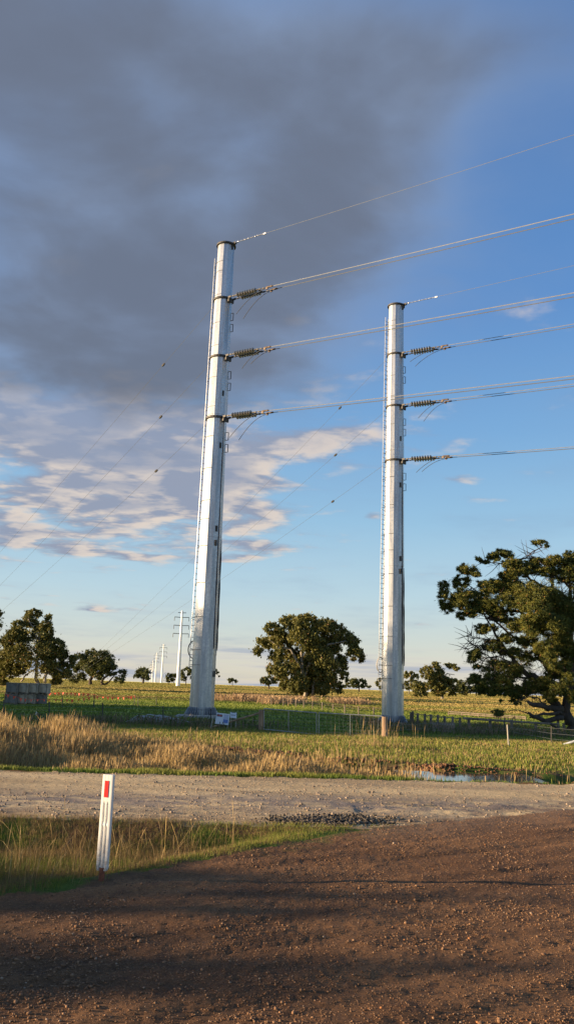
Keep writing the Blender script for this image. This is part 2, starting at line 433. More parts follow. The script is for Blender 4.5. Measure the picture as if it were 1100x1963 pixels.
# clear sky by elevation, over the physical sky
ramp = wt.node('ShaderNodeValToRGB'); wt.link(wt.m('DIVIDE', el, 60.0, clamp=True), ramp.inputs[0])
stops = [(0, (222, 214, 198)), (2.2, (212, 216, 210)), (6, (186, 212, 226)), (11, (152, 195, 226)), (17, (122, 172, 220)), (25, (94, 145, 207)), (36, (86, 130, 190)), (60, (84, 116, 168))]
cr = ramp.color_ramp
while len(cr.elements) < len(stops): cr.elements.new(.5)
for e_, (ee, cc_) in zip(cr.elements, stops):
    e_.position = ee/60.; q = sr(*cc_); e_.color = q
# the ramp output is clamped to one, so it is stored small and scaled up here
for e_, (ee, cc_) in zip(cr.elements, stops): q = sr(*cc_); e_.color = (q[0]/10, q[1]/10, q[2]/10, 1)
sc_ = wt.node('ShaderNodeVectorMath', operation='SCALE'); wt.link(ramp.outputs[0], sc_.inputs[0]); sc_.inputs['Scale'].default_value = 10.
c = wt.mix(.85, sky.outputs[0], sc_.outputs[0])
c = wt.mix(mh, c, hor_c)
c = wt.mix(mcum, c, cumc)
c = wt.mix(mbig, c, bigc)
wt.link(c, bg.inputs['Color'])
scene.view_settings.view_transform = 'Standard'; scene.view_settings.look = 'None'
scene.view_settings.exposure = EXPO; scene.view_settings.gamma = 1
try:
    scene.cycles.use_denoising = True; scene.cycles.max_bounces = 6; scene.cycles.transparent_max_bounces = 8
    scene.cycles.caustics_reflective = False; scene.cycles.caustics_refractive = False
except Exception: pass
# ------------------------------------------------------------------ ground sheets
def lines():
    ys = [-120, -80, -50, -35, -25, -18, -12, -8, -5, -3, -1.5, -.5, 0, .4, .8]; y = 1.1
    while y < 32: ys.append(y); y += .0075*y
    while y < 9000: ys.append(y); y += .02*y
    xs = [0.]; x = 0.
    while x < 22: x += .018+.0085*x; xs.append(x)
    while x < 6000: x += .09*x; xs.append(x)
    xs = sorted([-q for q in xs[1:]]+xs)
    return np.array(xs), np.array(ys)
xs, ys = lines()
GX, GY = np.meshgrid(xs, ys)
GZ = H(GX, GY)
nx, ny = len(xs), len(ys)
V = np.stack([GX.ravel(), GY.ravel(), GZ.ravel()], 1)
I = np.arange(nx*ny).reshape(ny, nx)
FQ = np.stack([I[:-1, :-1].ravel(), I[:-1, 1:].ravel(), I[1:, 1:].ravel(), I[1:, :-1].ravel()], 1)
cx = V[FQ].mean(1)
jx = cx[:, 0] + (fbm(cx[:, 0]*5, cx[:, 1]*5, 3, 60)-.5)*.25; jy = cx[:, 1] + (fbm(cx[:, 0]*4, cx[:, 1]*4, 3, 61)-.5)*.35
z_drive = jy < np.where(jx < 1.09, y_ap(jx), y_rn(jx))
z_road = (~z_drive) & (jy > y_rn(jx)) & (jy < y_rf(jx)) & (np.abs(cx[:, 0]) < 400)
def L3(*c): return np.array(c, float)
def lerp(a, b, t): return a + (b-a)*t[..., None]
def gcol(x, y):
    """colour of the earth itself"""
    n1 = fbm(x*.9, y*.9, 4, 70); n2 = fbm(x*3.5, y*3.5, 4, 71)
    st = fbm(x*.006, y*.05, 4, 72); st2 = fbm(x*.008, y*.11, 4, 73)
    soil = L3(.15, .085, .045); green = L3(.085, .13, .022); dry = L3(.38, .30, .115); mead = L3(.16, .17, .045); brn = L3(.15, .11, .06)
    c = lerp(soil, green*.9, ss(.35, .6, n2))
    c = lerp(c, dry*.7, ss(.5, .75, n1)*ss(16, 20, y)*.6)
    far = ss(28, 38, y)
    f = lerp(green, mead*1.3, ss(.42, .6, st2)); f = lerp(f, L3(.22, .26, .045), ss(.5, .6, fbm(x*.004+3, y*.14, 2, 75))*.8)
    brown_strip = ss(.50, .62, st)*ss(75, 95, y)
    f = lerp(f, brn, brown_strip*.8)
    yel = ss(98, 135, y + (st-.5)*60 + 14*ss(5, 25, x) )
    f = lerp(f, lerp(dry*.80, mead, ss(.42, .62, st2)), yel)
    leftfar = ss(-20, -60, x)*ss(140, 220, y)
    f = lerp(f, L3(.20, .19, .05), leftfar*.7)
    return lerp(c, f, far)
def zone_obj(name, mask, mat, colf, extra_far=False):
    F = FQ[mask]; u, invx = np.unique(F, return_inverse=True); VV = V[u]
    c = colf(VV[:, 0], VV[:, 1])
    o = npmesh(name, VV, invx.reshape(F.shape), mat, col=c, far=ss(30, 90, VV[:, 1]) if extra_far else None, smooth=True)
    tag(o, kind='structure'); return o
def c_drive(x, y):
    a = fbm(x*1.1, y*1.1, 4, 80); b = fbm(x*9, y*9, 3, 81)
    dr = x*.55-y*.83; r = fbm(dr*2.4, (x*.83+y*.55)*.3, 3, 44)
    c = lerp(L3(.165, .078, .032), L3(.295, .148, .062), ss(.3, .7, a*.6+r*.4))
    c = lerp(c, L3(.09, .048, .030), ss(.55, .8, b)*.5)
    c = lerp(c, L3(.27, .18, .115), ss(-1.6, -.1, y-np.where(x > 1.0, y_rn(x), 99))*.55)
    g = ss(-.9, -.1, y-y_ap(x))*ss(2.2, .6, x)*ss(-.6, .6, x)*ss(.42, .58, fbm(x*7, y*7, 3, 86))
    return lerp(c, L3(.10, .13, .02), g*.6)
def c_road(x, y):
    a = fbm(x*.3, y*1.3, 4, 82); b = fbm(x*3.5, y*6, 4, 83)
    c = lerp(L3(.42, .30, .16), L3(.66, .485, .26), ss(.32, .68, a))
    for o_ in (11.6, 13.4, 15.2): c = lerp(c, L3(.30, .24, .18), np.exp(-((y-(o_+.09*x+.12*np.sin(x*.7)))/.22)**2)*.38*ss(.3, .6, fbm(x*.8, y*2, 2, 84)))
    mid = np.exp(-((y-(12.7+.1*x))/.9)**2)
    c = lerp(c, L3(.23, .185, .155), mid*ss(.25, .6, b)*.95)
    near = ss(1.2, .0, y-y_rn(x)); c = lerp(c, L3(.23, .145, .08), near*.75*ss(.35, .6, b))
    return c
zone_obj('gravel_driveway', z_drive, M['driveway'], c_drive)
zone_obj('gravel_road', z_road, M['road'], c_road)
zone_obj('ground', ~(z_drive | z_road), M['field'], gcol, True)
# puddle in the ditch
wx, wy = np.meshgrid(np.linspace(2.9, 6.25, 60), np.linspace(17.9, 21.9, 40)); iw = np.arange(2400).reshape(40, 60)
FW = np.stack([iw[:-1, :-1].ravel(), iw[:-1, 1:].ravel(), iw[1:, 1:].ravel(), iw[1:, :-1].ravel()], 1)
VW = np.stack([wx.ravel(), wy.ravel(), np.full(2400, -.385)], 1)
keep = (H(VW[FW].mean(1)[:, 0], VW[FW].mean(1)[:, 1]) < -.38)
npmesh('puddle_water', VW, FW[keep] if keep.sum() > 20 else FW, M['water'])['kind'] = 'structure'
# ------------------------------------------------------------------ loose stones
def ico(sub=0):
    import bmesh
    bm = bmesh.new(); bmesh.ops.create_icosphere(bm, subdivisions=sub, radius=1)
    v = np.array([q.co[:] for q in bm.verts]); f = np.array([[q.index for q in p.verts] for p in bm.faces]); bm.free(); return v, f
IV, IF = ico(1)
IV2, IF2 = ico(2)
def stones(name, x, y, r, cols, sink=.25, base=None, label=None, cat=None, zf=Hz):
    bv, bf = base or (IV, IF)
    n = len(x); k = len(bv)
    sc = r[:, None]*RNG.uniform(.65, 1.25, (n, 3)); sc[:, 2] *= .75
    jit = 1+RNG.uniform(-.22, .22, (n, k, 1))
    v = bv[None]*jit*sc[:, None, :]
    a = RNG.uniform(0, 6.28, n); ca, sa = np.cos(a)[:, None], np.sin(a)[:, None]
    vx = v[:, :, 0]*ca - v[:, :, 1]*sa; vy = v[:, :, 0]*sa + v[:, :, 1]*ca
    z0 = H(x, y)+r*(.6-sink)
    W = np.stack([vx+x[:, None], vy+y[:, None], v[:, :, 2]+z0[:, None]], 2).reshape(-1, 3)
    F = (bf[None]+(np.arange(n)*k)[:, None, None]).reshape(-1, 3)
    o = npmesh(name, W, F, M['stone'], col=np.repeat(cols, k, 0))
    tag(o, label, cat, kind='stuff'); return o
def scat(n, ya, yb, half, power=1.0):
    y = np.exp(RNG.uniform(math.log(ya), math.log(yb), n)); x = RNG.uniform(-1, 1, n)*half*y; return x, y
x, y = scat(130000, 1.5, 13.0, .46)
dens = fbm(x*1.6, y*1.6, 3, 90); clump = ss(.42, .62, dens)
k = (y < np.where(x < 1.09, y_ap(x), y_rn(x))-.02) & (RNG.random(len(x)) < .72+.28*clump)
x, y, cl = x[k], y[k], clump[k]
r = RNG.gamma(1.5, .0013, len(x))*(.8+.45*cl) + .0011 + .00020*y
t = RNG.random(len(x))[:, None]
cols = (np.array([.16, .085, .044])*(1-t) + np.array([.31, .18, .098])*t)*RNG.uniform(.55, 1.3, (len(x), 1))
pk = RNG.random(len(x)) < .02; cols[pk] = np.array([.36, .26, .18])
pk = RNG.random(len(x)) < .02; cols[pk] = np.array([.34, .15, .06])
stones('loose_gravel', x, y, r, cols, label='brown loose gravel stones scattered over the dark driveway', cat='gravel')
x, y = scat(16000, 10.2, 17.0, .5)
k = (y > y_rn(x)) & (y < y_rf(x)) & (RNG.random(len(x)) < .35+.65*ss(.4, .6, fbm(x*.8, y*2, 3, 91)))
x, y = x[k], y[k]; r = RNG.gamma(1.6, .0032, len(x))+.003
cols = np.array([.34, .26, .19])*RNG.uniform(.5, 1.25, (len(x), 1))
stones('road_gravel', x, y, r, cols, label='pale loose stones scattered on the gravel road', cat='gravel')
# heap of dark crushed rock where the driveway meets the road
n = 800; a = G(630, 1573)
x = a[0] + RNG.normal(0, .42, n); y = a[1] + RNG.normal(0, .22, n) + .25*(x-a[0])
k = (((x-a[0])/.95)**2 + ((y-a[1]-.25*(x-a[0]))/.5)**2) < 1.3
x, y = x[k], y[k]; r = RNG.uniform(.009, .026, len(x))
cols = np.array([.075, .062, .048])*RNG.uniform(.6, 1.7, (len(x), 1))
o = stones('crushed_rock', x, y, r, cols, sink=-.1, label='low spill of dark crushed rock at the road edge', cat='rocks')
# clods of turned earth round the puddle
n = 9000; x = RNG.uniform(3.2, 11, n); y = RNG.uniform(18.6, 23.0, n)
m = np.exp(-(((x-7.9)/1.3)**2+((y-20.0)/1.1)**2)) + .8*np.exp(-(((x-4.8)/1.5)**2+((y-22.3)/.5)**2)) + .5*np.exp(-((x-9.5)/1.5)**2-((y-20.6)/.8)**2)
k = RNG.random(n) < m; x, y = x[k], y[k]; r = np.clip(RNG.gamma(1.6, .010, len(x))+.006, 0, .034)
cols = np.array([.17, .085, .042])*RNG.uniform(.45, 1.3, (len(x), 1))
stones('earth_clods', x, y, r, cols, label='clods of brown earth heaped beside the puddle', cat='earth')
n = 9000; x = RNG.uniform(-9, 4.5, n); y = y_bank(x)+RNG.normal(-.35, .35, n)
k = RNG.random(n) < ss(.35, .6, fbm(x*.7, y*1.2, 3, 120))*.9+.1; x, y = x[k], y[k]
stones('bank_clods', x, y, np.clip(RNG.gamma(1.8, .014, len(x))+.012, 0, .06), np.array([.20, .10, .048])*RNG.uniform(.4, 1.3, (len(x), 1)), sink=.0, label='crumbly brown earth along the broken edge of the grassy bank', cat='earth')
# ------------------------------------------------------------------ grass
def blades(name, x, y, hgt, wid, cols, lean=.25, label=None, cat='grass', head=False, mat=None, wind=(.03, 0)):
    n = len(x); z = H(x, y)-.01
    a = RNG.uniform(0, 6.283, n); b = RNG.uniform(0, 6.283, n)
    l = np.clip(np.abs(RNG.normal(0, lean, n)), 0, .95); lx = np.cos(b)*l+wind[0]; ly = np.sin(b)*l+wind[1]
    wx, wy = np.cos(a)*wid/2, np.sin(a)*wid/2
    def pt(t, w, bend):
        px = x + lx*hgt*bend; py = y + ly*hgt*bend; pz = z + hgt*t*np.sqrt(np.clip(1-(l*bend)**2*.6, .3, 1))
        return (np.stack([px-wx*w, py-wy*w, pz], 1), np.stack([px+wx*w, py+wy*w, pz], 1))
    A, B = pt(0, .8, 0); C_, D = pt(.55, 1.0 if not head else .55, .35); 
    if head:
        E_, F_ = pt(.85, 1.5, .8); T, _ = pt(1.0, .0, 1.05)
        W = np.stack([A, B, C_, D, E_, F_, T], 1).reshape(-1, 3); k = 7
        f = np.array([[0, 1, 3], [0, 3, 2], [2, 3, 5], [2, 5, 4], [4, 5, 6]])
    else:
        T, _ = pt(1.0, .0, 1.0)
        W = np.stack([A, B, C_, D, T], 1).reshape(-1, 3); k = 5
        f = np.array([[0, 1, 3], [0, 3, 2], [2, 3, 4]])
    F = (f[None]+(np.arange(n)*k)[:, None, None]).reshape(-1, 3)
    o = npmesh(name, W, F, mat or M['grass'], col=np.repeat(cols, k, 0)); tag(o, label, cat, kind='stuff'); return o
STRAW = np.array([.52, .36, .14]); STRAW2 = np.array([.36, .25, .13]); GRN = np.array([.12, .18, .025]); YGR = np.array([.27, .27, .055]); DGR = np.array([.05, .08, .02])
def cmix(a, b, t, n, lo=.7, hi=1.25): t = np.clip(t, 0, 1)[:, None]; return (a*(1-t)+b*t)*RNG.uniform(lo, hi, (n, 1))
def zoned(n, x0, x1, y0, y1): return RNG.uniform(x0, x1, n), RNG.uniform(y0, y1, n)
# near verge, between driveway and road
x, y = zoned(260000, -8, 1.6, 4.8, 11.2)
edge = np.minimum(y-y_ap(x), y_rn(x)-y+.15); k = (edge > -.02) & (RNG.random(len(x)) < ss(-.05, .25, edge)*np.where(x > .4, .5, 1)) & (x < y*.55) & (x > -y*.62)
x, y, edge = x[k], y[k], edge[k]; q = (np.abs(x+1.44) < .26) & (y < 7.95) & (RNG.random(len(x)) < .9); x, y, edge = x[~q], y[~q], edge[~q]; n = len(x)
dryn = fbm(x*1.3, y*1.3, 3, 101)
left = ss(-.2, -1.3, x-.12*(y-8)); dt = ss(.30, .58, dryn)*left
tall = ss(.45, 1.7, edge)*left
isdry = RNG.random(n) < (.12+.62*dt)
hh = np.where(isdry, .07+.25*tall*RNG.uniform(.3, 1.2, n), .035+.13*tall*RNG.uniform(.5, 1.3, n)+.03*RNG.random(n))
c = np.where(isdry[:, None], cmix(STRAW*.55, STRAW2*.40, RNG.random(n), n), cmix(YGR, GRN, .15+.85*left*RNG.random(n), n))
blades('verge_grass', x, y, hh, RNG.uniform(.0018, .0042, n), c, .42, 'short green and dry grass on the near verge by the white guide post')
# a few tall bleached stalks
x, y = zoned(230, -4.6, -.4, 7.0, 10.3); k = (y > y_ap(x)+.1) & (y < y_rn(x)-.1); x, y = x[k], y[k]; n = len(x)
blades('dry_stalks', x, y, RNG.uniform(.25, .6, n), np.full(n, .0045), cmix(STRAW, STRAW2, RNG.random(n), n), .35, 'thin bleached grass stalks standing on the near verge', head=True)
# far verge: short strip then tall dry grass in the ditch, then bank turf
x, y = zoned(90000, -15, 15, 16.3, 18.9); e = y-y_rf(x); k = (e > RNG.uniform(-.15, .35, len(x))) & (np.abs(x) < y*.62) & ((x < 2.7) | (e < .30+.4*fbm(x*2, y, 2, 8)))
x, y, e = x[k], y[k], e[k]; n = len(x); k2 = (x > 2.7) & (RNG.random(n) < .72); x, y, e = x[~k2], y[~k2], e[~k2]; n = len(x)
g = fbm(x*.9, y*.9, 3, 102)
blades('roadside_grass', x, y, .06+.14*ss(.1, .9, e)*ss(.3, .7, g)+.05*RNG.random(n)-.05*ss(2.5, 3.5, x), RNG.uniform(.008, .016, n), cmix(GRN, YGR, ss(.4, .7, g)+RNG.uniform(-.2, .2, n), n), .3, 'bright green grass along the far road edge')
x, y = zoned(190000, -17, 7, 17.6, 29.5)
bk = y_bank(x); g = fbm(x*.8, y*.6, 3, 103); g2 = fbm(x*2.2, y*2.2, 2, 104)
dn = ss(17.5, 18.3, y-.1*x)*(1-.85*ss(-3.0, -1.0, y-bk))*(1-ss(-.6, .6, y-bk))*ss(.22, .46, g)*(1-.985*ss(1.8, 3.8, x+.4*(g-.5)))
k = (RNG.random(len(x)) < dn) & (np.abs(x) < y*.62); x, y, g, g2, dn = x[k], y[k], g[k], g2[k], dn[k]; n = len(x)
tallness = (.45+.30*ss(-3.5, -6.8, x))*(.55+.75*ss(.3, .7, g))
hh = np.clip(tallness*RNG.uniform(.55, 1.15, n), .12, 1.1)*(.75+.25*ss(17.5, 19, y))
c = cmix(STRAW, STRAW2, RNG.random(n), n); gr = RNG.random(n) < .18+.45*ss(.45, .7, g2)*ss(-6, -1, x); c[gr] = cmix(GRN, YGR, RNG.random(gr.sum()), gr.sum()); hh[gr] *= .6
blades('tall_dry_grass', x, y, hh, RNG.uniform(.007, .016, n), c, .18, 'tall straw coloured dry grass filling the roadside ditch', head=True)
# a clump of taller seed stalks by the gate
a = G(722, 1432)
x = a[0]+RNG.normal(0, .55, 170); y = a[1]-.5+RNG.normal(0, .4, 170)
blades('seed_stalks', x, y, np.minimum(RNG.uniform(.15, 1.2, 170), RNG.uniform(.15, 1.2, 170)), np.full(170, .009), cmix(STRAW, STRAW2, RNG.random(170), 170), .22, 'tall pale seed stalks on the bank below the right gate post', head=True)
# bank turf
x, y = zoned(230000, -22, 24, 21.5, 40.0)
e = y-y_bank(x); g = fbm(x*.5, y*.5, 3, 105); k = (e > RNG.uniform(-.5, .5, len(x))) & (np.abs(x) < y*.62) & (RNG.random(len(x)) < (.35+.65*ss(.3, .55, g))*(1-.95*np.exp(-((e+.35)/.75)**2)))
x, y, e, g = x[k], y[k], e[k], g[k]; n = len(x)
dr = ss(.55, .75, fbm(x*.35, y*.9, 3, 106))
c = cmix(YGR, GRN, RNG.random(n)**1.6, n); d_ = RNG.random(n) < .22+.45*dr; c[d_] = cmix(STRAW*.8, STRAW2, RNG.random(d_.sum()), d_.sum())
blades('bank_turf', x, y, .04+.07*g+.08*RNG.random(n)-.03*ss(2, 5, x)*ss(26, 22, y), RNG.uniform(.012, .026, n), c, .3, 'short yellow green turf on the bank before the fence')
# rough grass along the fence line and round the pole pads
x, y = zoned(150000, -30, 34, 37.0, 68.0)
fl = np.exp(-((y-41.5-.0*x)/2.0)**2)*ss(2, -4, x)*ss(.3, .5, fbm(x*.4, y*.4, 2, 107)) + ss(3.5, 7.5, x)*ss(41, 43, y)*(1-ss(60, 66, y))*ss(.30, .52, fbm(x*.25, y*.25, 3, 108))*.9
k = (RNG.random(len(x)) < fl) & (np.abs(x) < y*.6); x, y = x[k], y[k]; n = len(x)
c = cmix(np.array([.26, .19, .12]), np.array([.15, .11, .07]), RNG.random(n), n); gr = RNG.random(n) < .3; c[gr] = cmix(GRN*.8, DGR, RNG.random(gr.sum()), gr.sum())
blades('fence_line_grass', x, y, RNG.uniform(.15, .5, n)*np.where(x > 3, .75, 1), RNG.uniform(.015, .03, n), c, .2, 'rough brown dead grass along the fence and yard rails', head=True)
# paddock turf, far enough to be texture only
x, y = zoned(150000, -42, 42, 40.0, 100.0); k = (np.abs(x) < y*.55); x, y = x[k], y[k]; n = len(x)
g = fbm(x*.08, y*.3, 3, 109)
blades('paddock_grass', x, y, RNG.uniform(.05, .16, n), RNG.uniform(.03, .07, n), cmix(GRN*.9, np.array([.21, .24, .04]), ss(.35, .65, g), n, .9, 1.1), .4, 'short green pasture grass in the paddock behind the poles')
# dry grass mound behind, round the big gum
pts = []
x, y = zoned(130000, -16, 26, 66, 150)
a1 = np.exp(-((y-(112+1.2*(x-2)))/9)**2)*ss(-14, -8, x)*(1-ss(8, 14, x)); a2 = np.exp(-((y-(72-.9*(x-7)))/3.5)**2)*ss(2, 5, x)*(1-ss(14, 22, x)); a3 = np.exp(-((y-93-2.0*(x+2))/6)**2)*ss(-7, -3, x)*(1-ss(3, 7, x))
a = np.clip(a1+a2+a3, 0, 1)*ss(.44, .64, fbm(x*.22, y*.10, 3, 110))*ss(-8.5, -6, x-.04*(y-100)); k = RNG.random(len(x)) < a
x, y = x[k], y[k]; n = len(x)
c = cmix(np.array([.46, .31, .16]), np.array([.28, .18, .10]), RNG.random(n), n)
blades('dry_bank_grass', x, y, RNG.uniform(.25, .85, n), RNG.uniform(.05, .11, n), c, .25, 'orange brown dry grass mound in front of the round gum tree', head=True)

# pasture beyond
n = 230000; y = np.exp(RNG.uniform(math.log(88), math.log(620), n)); x = RNG.uniform(-.5, .5, n)*y
c0 = gcol(x, y); blades('far_pasture', x, y, RNG.uniform(.06, .13, n)*(1+y/300), RNG.uniform(.06, .12, n)*(1+y/120), c0*1.12*RNG.uniform(.96, 1.04, (n, 1))*np.array([1.05, 1, .85]), .4, 'yellow green pasture of the far paddocks')
# ------------------------------------------------------------------ the two big steel poles
A0 = rad(-90+3.5+15)     # first corner of the twelve-sided shaft (a face then points 3.5 deg right of straight back)
PH = 31.02               # height of the shaft
JOINTS = [0, 3.75, 11.0, 19.0, PH]
CONN_Z = [26.95, 22.85, 18.69]
DV = np.array([.76812, -.63481, -.08377]); DH = np.array([.7708, -.6370, 0]); DP = np.array([.6370, .7708, 0])
def shaft_r(z, lip=0): return .80 - (.80-.52)*z/PH + lip
def make_pole(loc_, label):
    t = empty('steel_pole', loc_, label, 'power pole', 'large steel line poles')
    for i in range(4):
        z0, z1 = JOINTS[i], JOINTS[i+1]
        b = MB(); lip = .022*i - .03
        b.lathe([(shaft_r(z0, lip), z0-(.0 if i == 0 else .12)), (shaft_r(z1, lip), z1)], 12, A0)
        b.build('shaft_section', M['steel'], t)
    b = MB(); b.lathe([(1.06, 0.01), (1.06, .07)], 36, 0); b.build('base_plate', M['steel'], t)
    # ring of tapered fins between shaft and plate
    g0 = None
    for k in range(40):
        a = 2*math.pi*k/40
        if g0 is None:
            b = MB(); th = .012
            vs = [(.70, -th, .07), (1.03, -th, .07), (1.03, -th, .12), (.80, -th, .52), (.70, -th, .52)]
            vs += [(x_, th, z_) for x_, _, z_ in vs]
            b.add(vs, [(0, 1, 2, 3, 4), (9, 8, 7, 6, 5)]+[(i, (i+5), (i+1) % 5+5, (i+1) % 5) for i in range(5)])
            g0 = b.build('fin', M['steel'], t); g = g0
        else: g = g0.copy(); COL.objects.link(g); g.parent = t
        g.rotation_euler = (0, 0, a)
    # dark rings: cap and three collars
    b = MB(); b.ring(.45, .66, PH-.13, PH-.03, 24); b.lathe([(.50, PH-.03), (.50, PH+.02)], 12, A0)
    b.box(DH*.72+np.array([0, 0, PH-.10]), (.34, .16, .14), math.atan2(DH[1], DH[0]))
    b.box(DH*.55+np.array([0, 0, PH-.32]), (.16, .10, .34), math.atan2(DH[1], DH[0]))
    b.build('cap_ring', M['dark_steel'], t)
    for z in CONN_Z:
        r = shaft_r(z, .03); b = MB(); b.ring(r-.03, r+.085, z-.06, z+.06, 24)
        az_ = math.atan2(DH[1], DH[0])
        for s in (-.22, .22):
            b.box(DH*(r+.17)+DP*s+np.array([0, 0, z]), (.32, .07, .12), az_)
        b.box(DH*(r+.10)+np.array([0, 0, z-.16]), (.10, .5, .26), az_)
        b.build('collar', M['dark_steel'], t)
        for k, zz in enumerate((z-1.15, z-1.95)):
            b = MB(); q = shaft_r(zz, .02); w = .16; hh_ = .26
            o_ = np.array([math.cos(rad(-8)), math.sin(rad(-8)), 0])
            p0 = o_*(q-.02)
            Zv = np.array([0, 0, 1.])
            b.tube([p0+Zv*(zz-hh_), p0+o_*w+Zv*(zz-hh_), p0+o_*w+Zv*(zz+hh_), p0+Zv*(zz+hh_)], .028, 6)
            b.build('hanger_loop', M['dark_steel'], t)
    for a_, z0_, z1_ in ((-41.5, 4.0, 18.6), (-11.5, 3.9, 10.8)):
        m_ = MB(); a_ = rad(a_); m_.tube([((shaft_r(z)+.022)*math.cos(a_), (shaft_r(z)+.022)*math.sin(a_), z) for z in np.linspace(z0_, z1_, 12)], [.02, .035, .022, .04, .025, .03, .04, .02, .03, .035, .02, .012], 5)
        m_.build('weld_seam', M['seam'], t)
    # small plates on the faces
    for z, a, w in ((20.3, -50, .12), (11.4, -48, .14), (10.5, -50, .14), (16.8, -52, .12), (2.5, -30, .14)):
        r = shaft_r(z)*math.cos(math.pi/12)+.035; n_ = np.array([math.cos(rad(a)), math.sin(rad(a)), 0])
        a2 = round((a+90-3.5)/30)*30-90+3.5; n_ = np.array([math.cos(rad(a2)), math.sin(rad(a2)), 0])
        b = MB(); b.box(n_*(r)+np.array([0, 0, z]), (.05, w, .36), rad(a2)); b.build('lug_plate', M['dark_steel'], t)
    # ladder up the left rear face
    an = rad(-90-129); n_ = np.array([math.cos(an), math.sin(an), 0]); tt = np.array([-n_[1], n_[0], 0])
    def lp(z, s): return n_*(shaft_r(z)+.29)+tt*s+np.array([0, 0, z])
    lad = MB()
    for s in (-.2, .2): lad.tube([lp(2.2+(.6 if s > 0 else 0), s), lp(30.2, s)], .024, 6)
    lo = lad.build('ladder', M['ladder'], t)
    z = 2.9; r0_ = None
    while z < 30.2:
        if r0_ is None:
            rg = MB(); rg.tube([tt*-.21, tt*.21], .022, 5); r0_ = rg.build('rung', M['ladder'], lo); r1_ = r0_
        else: r1_ = r0_.copy(); COL.objects.link(r1_); r1_.parent = lo
        r1_.location = loc(lp(z, 0)); z += .36
    for z in (29.6, 28.9, 27.2, 25.2, 23.6, 21.4, 19.4, 17.4, 15.3, 13.2, 12.0, 10.3, 8.0, 5.9, 3.9, 3.0):
        tb = MB(); r = shaft_r(z, .045)
        fa = [rad(-90+3.5+15-30*q) for q in range(1, 5)]
        tb.tube([lp(z, .2), lp(z, -.2)]+[np.array([r*math.cos(q), r*math.sin(q), z]) for q in fa[::-1]], .012, 5)  # ladder tie, then a thin dark arc modelling its shadow across the left faces
        tb.tube([lp(z, .2), n_*(shaft_r(z)-.05)+tt*.1+np.array([0, 0, z])], .015, 5)
        tb.build('bracket_and_shadow_arc', M['dark_steel'], lo)
    c = MB(); cz = 3.95; pc = lp(cz, -.22)+n_*.12
    c.tube([pc+tt*(.52*math.cos(a)-.05)+np.array([0, 0, .55*math.sin(a)]) for a in np.linspace(0, 2*math.pi, 33)], .032, 6, False)
    c.tube([pc+tt*(.46*math.cos(a)-.02)+np.array([0, 0, .52*math.sin(a)])+n_*.05 for a in np.linspace(0, 2*math.pi, 33)], .022, 6, False)
    c.tube([lp(10.5, -.26), lp(7, -.25), lp(4.5, -.24), lp(2.1, -.22)], .026, 6)
    c.build('cable_coil', M['cable'], t)
    return t
Z1, Z2 = -.4216, -.765
B1 = P(386, 1372, 52.0); B2 = P(752, 1386, 59.55)
B1[2] = Z1; B2[2] = Z2
pole1 = make_pole(loc(B1), 'taller looking galvanised steel pole on the left, standing beside the white notice board')
pole2 = copy_tree(pole1); pole2.location = loc(B2); tag(pole2, 'right hand galvanised steel pole behind the brown gate post, with a pale cable loop')
for ch in pole2.children:
    if ch.name.startswith('cable_coil'):
        ch.data = ch.data.copy(); ch.data.materials.clear(); ch.data.materials.append(simple('pale_cable', (.5, .46, .4), .5, 0, .15, bump=0)); ch['label'] = 'pale cable loop at the ladder foot'
# pads
def pad(c, w, d, top, label, rz=0.0, n=None):
    zb = min(hz(c[0]+i*w/2, c[1]+j*d/2) for i in (-1, 1) for j in (-1, 1))-.15
    b = MB()
    if n: b.lathe([(w/2, zb-c[2]), (w/2, 0)], n, rad(22.5))
    else: b.box((0, 0, (zb-c[2])/2), (w, d, c[2]-zb), rz)
    o = b.build('concrete_pad', M['concrete'], None, bevel=.02); o.location = loc(c); tag(o, label, 'concrete pad', 'pads under the large poles')
pad((B1[0]-.05, B1[1], Z1), 2.9, 2.9, Z1, 'square concrete pad under the left steel pole', .05)
pad((B2[0], B2[1], Z2), 2.75, 2.75, Z2, 'eight sided concrete pad under the right steel pole', 0, 8)
